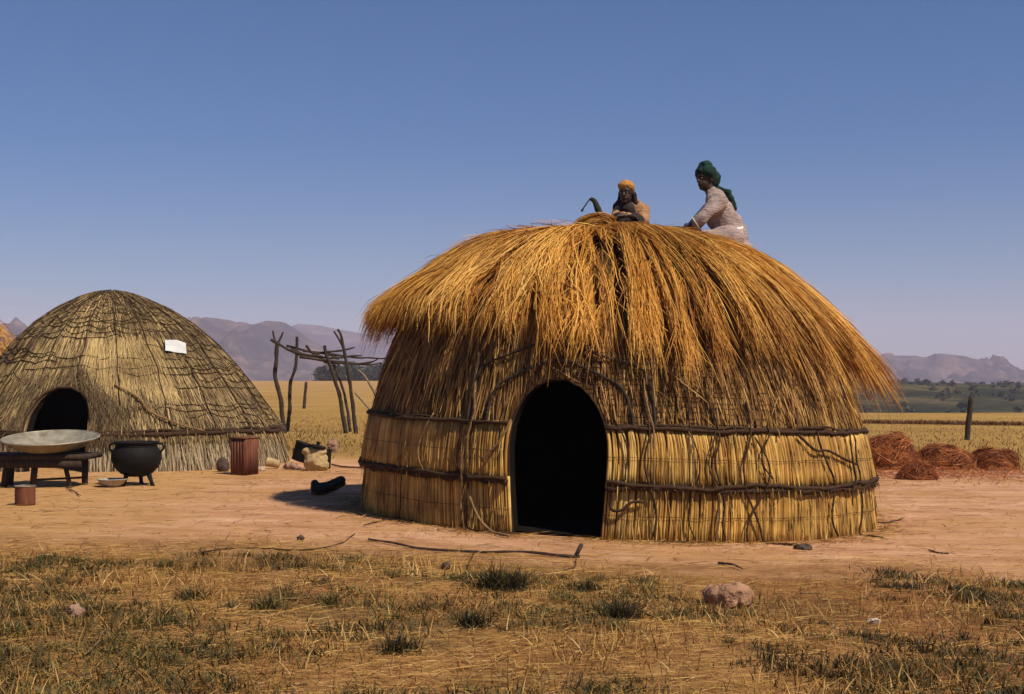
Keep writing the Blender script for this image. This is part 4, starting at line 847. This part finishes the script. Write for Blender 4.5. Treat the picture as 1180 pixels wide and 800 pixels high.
def person_woman():
    Y = 13.62
    def W(px, py, dy=0): p = U(px, py, Y); return p+Vector((0, dy, 0))
    hip = W(843, 277); seat_z = roof_z(hip.x, hip.y)
    root = thing('person', (hip.x, hip.y, seat_z), 'person in green headscarf and pinkish blouse kneeling on the thatched roof, leaning forward', 'person')
    sh = W(826, 234); nk = W(819, 222); hc_ = W(812.5, 207); chest = W(829, 245); waist = W(838, 264)
    hs, q = head(hc_, Vector((-.80, -.60, -.05)), Vector((-.12, 0, 1)), 1.06)
    shL, shR = sh+Vector((0, -.16, -.01)), sh+Vector((-.02, .16, -.01))
    eL, eR = W(806, 255, -.24), W(803, 258, .20); wL, wR = W(788, 267, -.20), W(785, 268, .12); pL, pR = W(781, 269, -.19), W(778, 269.5, .10)
    for v in (pL, pR): v.z = max(v.z, roof_z(v.x, v.y)+.035)
    for w_, p_ in ((wL, pL), (wR, pR)): w_.z = max(w_.z, p_.z+.015)
    hL, hR = hip+Vector((-.02, -.10, 0)), hip+Vector((-.02, .10, 0))
    def onroof(v, h): return Vector((v.x, v.y, roof_z(v.x, v.y)+h))
    kL, kR = onroof(hip+Vector((-.38, -.16, 0)), .07), onroof(hip+Vector((-.38, .16, 0)), .07)
    fL, fR = onroof(hip+Vector((.02, -.12, 0)), .035), onroof(hip+Vector((.02, .12, 0)), .035)
    shp = hs+[('l', [hc_+Vector((.02, 0, -.05)), nk, sh], [.052, .055, .07]), ('l', [sh, chest, waist, hip], [.10, .125, .115, .135]), ('l', [shL, sh, shR], [.055, .09, .055]),
              ('l', [shL, eL, wL], [.052, .042, .028]), ('l', [shR, eR, wR], [.052, .042, .028]), ('l', [wL, pL], [.028, .026]), ('l', [wR, pR], [.028, .026]), ('l', [hL, hip, hR], [.12, .14, .12]),
              ('l', [hL, kL, fL], [.095, .065, .042]), ('l', [hR, kR, fR], [.095, .065, .042]), ('l', [fL, onroof(fL+Vector((.14, 0, 0)), .03)], [.04, .028]), ('l', [fR, onroof(fR+Vector((.14, 0, 0)), .03)], [.04, .028])]
    fw = Vector((-1, -.1, -.1)); shp += hand(pL, fw, Vector((-.1, 0, -1)), Vector((0, 1, 0))); shp += hand(pR, fw, Vector((-.1, 0, -1)), Vector((0, -1, 0)))
    body = link('body', blob(shp, .0075, 3), M['skin'], root); eyes(q, 1.06, root)
    bl = blob([('l', [nk+Vector((.015, 0, -.012)), sh], [.066, .10]), ('l', [sh+Vector((0, 0, .02)), chest, waist, hip+Vector((0, 0, .03))], [.125, .165, .160, .180]), ('l', [shL, sh, shR], [.075, .105, .075]), ('l', [shL, eL, eL.lerp(wL, .45)], [.088, .074, .056]), ('l', [shR, eR, eR.lerp(wR, .45)], [.088, .074, .056]), ('e', chest+Vector((-.07, 0, -.02)), (.10, .15, .10), None)], .012, 2)
    rumple(bl, .022, 6, 3); link('blouse', bl, M['blouse'], root)
    for e_, w_ in ((eL, wL), (eR, wR)): a = e_.lerp(w_, .40); b = e_.lerp(w_, .52); mb = MB(); mb.tube([a, a.lerp(b, .4)], [.072, .070], 12); mb.build('cuff', M['belt'], root)
    sk = blob([('l', [hL, hip, hR], [.15, .175, .15]), ('l', [hL, kL], [.14, .10]), ('l', [hR, kR], [.14, .10]), ('l', [kL, kR], [.10, .10]), ('e', hip+Vector((.03, 0, -.10)), (.20, .22, .12), None)], .014, 2); rumple(sk, .025, 6, 8); link('skirt', sk, M['blouse'], root)
    wv = (waist-hip).normalized(); ax1 = wv.cross(Vector((0, 1, 0))).normalized(); wc = hip+wv*.075
    mb = MB(); mb.tube([wc+ax1*.158*math.cos(t)+Vector((0, .168*math.sin(t), 0)) for t in np.linspace(0, 2*PI, 40)], .020, 6, knots=.5); mb.build('belt', M['belt'], root)
    up = Vector((-.12, 0, 1)).normalized()
    sc_ = blob([('e', q(0, -.022, .066), (.108, .125, .095), Matrix.Rotation(.64, 3, 'Z')), ('e', q(0, -.07, .02), (.115, .090, .10), None), ('e', q(0, -.03, .130), (.075, .08, .06), None), ('e', q(0, -.125, .0), (.07, .06, .07), None),
               ('l', [q(0, -.11, -.03), q(0, -.14, -.09), W(839, 224, -.06), W(842.5, 233, -.06), W(845, 241, -.05)], [.045, .045, .034, .030, .036])], .009, 2); rumple(sc_, .014, 16, 5); link('headscarf', sc_, M['scarf'], root)
person_woman()
def person_child():
    Y = 13.95
    def W(px, py, dy=0): p = U(px, py-4, Y); return p+Vector((0, dy, 0))
    hip = W(733, 268, .25); hip.z = max(hip.z-.12, roof_z(hip.x, hip.y)+.08); seat = roof_z(hip.x, hip.y)
    root = thing('person', (hip.x, hip.y, seat), 'person in round ochre cap and tan shirt sitting on the roof with folded arms', 'person')
    hc_ = W(721.5, 226.5); nk = W(725, 238, .04); sh = W(731, 241, .08); chest = hip.lerp(sh, .6); waist = hip.lerp(sh, .25)
    hs, q = head(hc_, Vector((-.35, -.93, -.12)), Vector((-.05, -.1, 1)), 1.05)
    shL, shR = sh+Vector((.105, -.02, -.035)), sh+Vector((-.15, .03, -.01))
    eL, eR = W(740, 262, -.10), W(708, 258, -.06); wL, wR = W(722, 257, -.26), W(716, 256, -.24); pL, pR = W(714, 257, -.30), W(724, 258, -.30)
    kL, kR = W(730, 264, -.22), W(711, 263, -.22)
    def onroof(v, h): return Vector((v.x, v.y, roof_z(v.x, v.y)+h))
    fL, fR = onroof(kL+Vector((0, .02, 0)), .03), onroof(kR+Vector((0, .02, 0)), .03)
    for k__ in (kL, kR): k__.z = max(k__.z, roof_z(k__.x, k__.y)+.10)
    shp = hs+[('l', [hc_+Vector((0, .02, -.05)), nk, sh], [.045, .048, .06]), ('l', [sh, chest, waist, hip], [.09, .11, .10, .12]), ('l', [shL, sh, shR], [.05, .08, .05]), ('l', [shL, eL, wL], [.045, .037, .026]), ('l', [shR, eR, wR], [.045, .037, .026]),
              ('l', [wL, pL], [.026, .024]), ('l', [wR, pR], [.026, .024]), ('l', [hip, kL, fL], [.10, .06, .04]), ('l', [hip, kR, fR], [.10, .06, .04]), ('l', [fL, onroof(fL+Vector((0, -.13, 0)), .03)], [.036, .026]), ('l', [fR, onroof(fR+Vector((0, -.13, 0)), .03)], [.036, .026])]
    shp += hand(pL, Vector((-1, -.2, -.1)), Vector((0, -.4, -1)), Vector((0, 1, 0)), .9); shp += hand(pR, Vector((1, -.3, -.1)), Vector((0, -.4, -1)), Vector((0, 1, 0)), .9)
    link('body', blob(shp, .0075, 3), M['skin'], root); eyes(q, 1.05, root)
    b = blob([('l', [sh, chest, waist], [.095, .125, .12]), ('l', [shL, sh, shR], [.062, .085, .062]), ('l', [shL, eL, wL], [.066, .060, .045]), ('l', [shR, eR, wR], [.060, .055, .045])], .011, 2); rumple(b, .016, 6, 6); link('shirt', b, M['tan'], root)
    lap = blob([('l', [hip, kL], [.14, .10]), ('l', [hip, kR], [.14, .10]), ('l', [kL, kR], [.095, .095]), ('l', [kL, fL], [.10, .09]), ('l', [kR, fR], [.10, .09])], .013, 2); rumple(lap, .022, 9, 9); link('lap_cloth', lap, M['darkcloth'], root)
    vest = blob([('l', [nk+Vector((-.03, -.01, -.01)), sh+Vector((-.07, -.06, -.05)), chest+Vector((-.08, -.08, -.04))], [.062, .085, .10]), ('l', [shR, shR+Vector((-.01, -.02, -.07))], [.072, .07]), ('l', [q(-.075, -.03, .0), q(-.085, -.03, -.10), shR], [.022, .035, .06]), ('l', [q(.07, -.04, -.02), q(.08, -.03, -.10), nk+Vector((.06, 0, -.03))], [.02, .035, .05])], .011, 2); rumple(vest, .015, 10, 2); link('dark_scarf', vest, M['darkcloth'], root)
    cp = blob([('e', q(0, -.012, .068), (.090, .104, .068), Matrix.Rotation(-.36, 3, 'Z')), ('e', q(0, -.05, .035), (.086, .07, .06), None)], .008, 2); rumple(cp, .008, 20, 4); link('cap', cp, M['cap'], root)
    sl = blob([('l', [sh+Vector((.14, .10, -.06)), W(743, 258, .12), W(745, 270, .12)], [.03, .05, .06])], .011, 2); rumple(sl, .015, 12, 4); link('pale_wrap', sl, M['belt'], root)
person_child()
# sheaf and stalk on the crest
zz_ = U(686, 262, 13.5); sheaf_c = Vector((zz_.x, 13.35, roof_z(zz_.x, 13.35)-.01))
heap('grass_sheaf', sheaf_c, .19, .14, .17, 1500, (.16, .32), M['thatch'], 'small orange-brown grass sheaf lying on the roof crest beside the capped person', 'grass sheaf', (1, 0, .1), spread=.22, w=(.006, .011))
o = thing('dead_stalk', U(690, 258, 13.5), 'dark green bent stalk sticking up from the grass sheaf on the roof', 'stalk')
mb = MB(); P = spline([U(693, 262, 13.5), U(692, 250, 13.5), U(688.5, 240, 13.5), U(685, 232, 13.5), U(680.5, 229, 13.5)], 6); mb.tube(P, [.022+.014*math.sin(PI*min(1, i/(len(P)-1)*1.15)) for i in range(len(P))], 8, knots=.3); mb.build('stem', M['stalk'], o)
mb = MB(); P = spline([U(680.5, 229, 13.5), U(677, 233, 13.48), U(673, 239, 13.48), U(670, 244, 13.47)], 5); mb.tube(P, [.012, .009]+[.007]*(len(P)-6)+[.010, .013, .012, .006], 6); mb.build('drooping_tip', M['stalk'], o)
# ------------------------------------------------------------------ air
def haze():
    bpy.ops.mesh.primitive_cube_add(size=1, location=(0, 2400, 120)); o = bpy.context.object; o.name = 'haze'; o.scale = (9000, 5700, 266)
    m = bpy.data.materials.new('haze_air'); m.use_nodes = True; nt = m.node_tree; nt.nodes.clear()
    out = nt.nodes.new('ShaderNodeOutputMaterial'); v = nt.nodes.new('ShaderNodeVolumePrincipled')
    v.inputs['Color'].default_value = (.77, .73, 1.0, 1); v.inputs['Density'].default_value = HAZE; v.inputs['Anisotropy'].default_value = .0
    nt.links.new(v.outputs[0], out.inputs['Volume']); o.data.materials.append(m); props(o, kind='stuff')
HAZE = .00027
haze()
# ------------------------------------------------------------------ sun, sky, camera
EL, AZ = math.radians(52), math.radians(50)       # azimuth: to the right of the viewer's back
sd = Vector((math.sin(AZ)*math.cos(EL), -math.cos(AZ)*math.cos(EL), math.sin(EL)))
L = bpy.data.lights.new('sun', 'SUN'); L.energy = 5.0; L.angle = math.radians(.53); L.color = (1, .89, .72)
so = bpy.data.objects.new('sun', L); COL.objects.link(so); so.rotation_euler = sd.to_track_quat('Z', 'Y').to_euler(); so.location = (20, -20, 30)
w = bpy.data.worlds.new('World'); sc.world = w; w.use_nodes = True; nt = w.node_tree; nt.nodes.clear()
sk = nt.nodes.new('ShaderNodeTexSky'); sk.sky_type = 'NISHITA'; sk.sun_disc = False; sk.sun_elevation = EL; sk.sun_rotation = math.atan2(sd.x, sd.y)
sk.altitude = 1500; sk.air_density = 1.0; sk.dust_density = 2.2; sk.ozone_density = 3.0
bg = nt.nodes.new('ShaderNodeBackground'); bg.inputs[1].default_value = .068; wo = nt.nodes.new('ShaderNodeOutputWorld')
hs_ = nt.nodes.new('ShaderNodeHueSaturation'); hs_.inputs['Saturation'].default_value = 1.62; nt.links.new(sk.outputs[0], hs_.inputs['Color']); tn_ = mixc(nt, 1.0, hs_.outputs[0], (.93, 1.03, 1.05), 'MULTIPLY'); nt.links.new(tn_, bg.inputs[0]); nt.links.new(bg.outputs[0], wo.inputs[0])
cd = bpy.data.cameras.new('camera'); cam = bpy.data.objects.new('camera', cd); COL.objects.link(cam); sc.camera = cam
cam.location = (0, 0, CH); cam.rotation_euler = (PI/2, 0, 0); cd.sensor_fit = 'HORIZONTAL'; cd.sensor_width = 36; cd.lens = F/1180*36; cd.shift_y = (HOR-400)/1180; cd.clip_start = .1; cd.clip_end = 12000
sc.view_settings.view_transform = 'Standard'; sc.view_settings.look = 'None'; sc.view_settings.gamma = 1; sc.view_settings.exposure = .18
try: sc.view_settings.use_curve_mapping = False
except Exception: pass
sc.cycles.use_denoising = True; sc.cycles.max_bounces = 6; sc.cycles.volume_bounces = 1; sc.cycles.transparent_max_bounces = 8
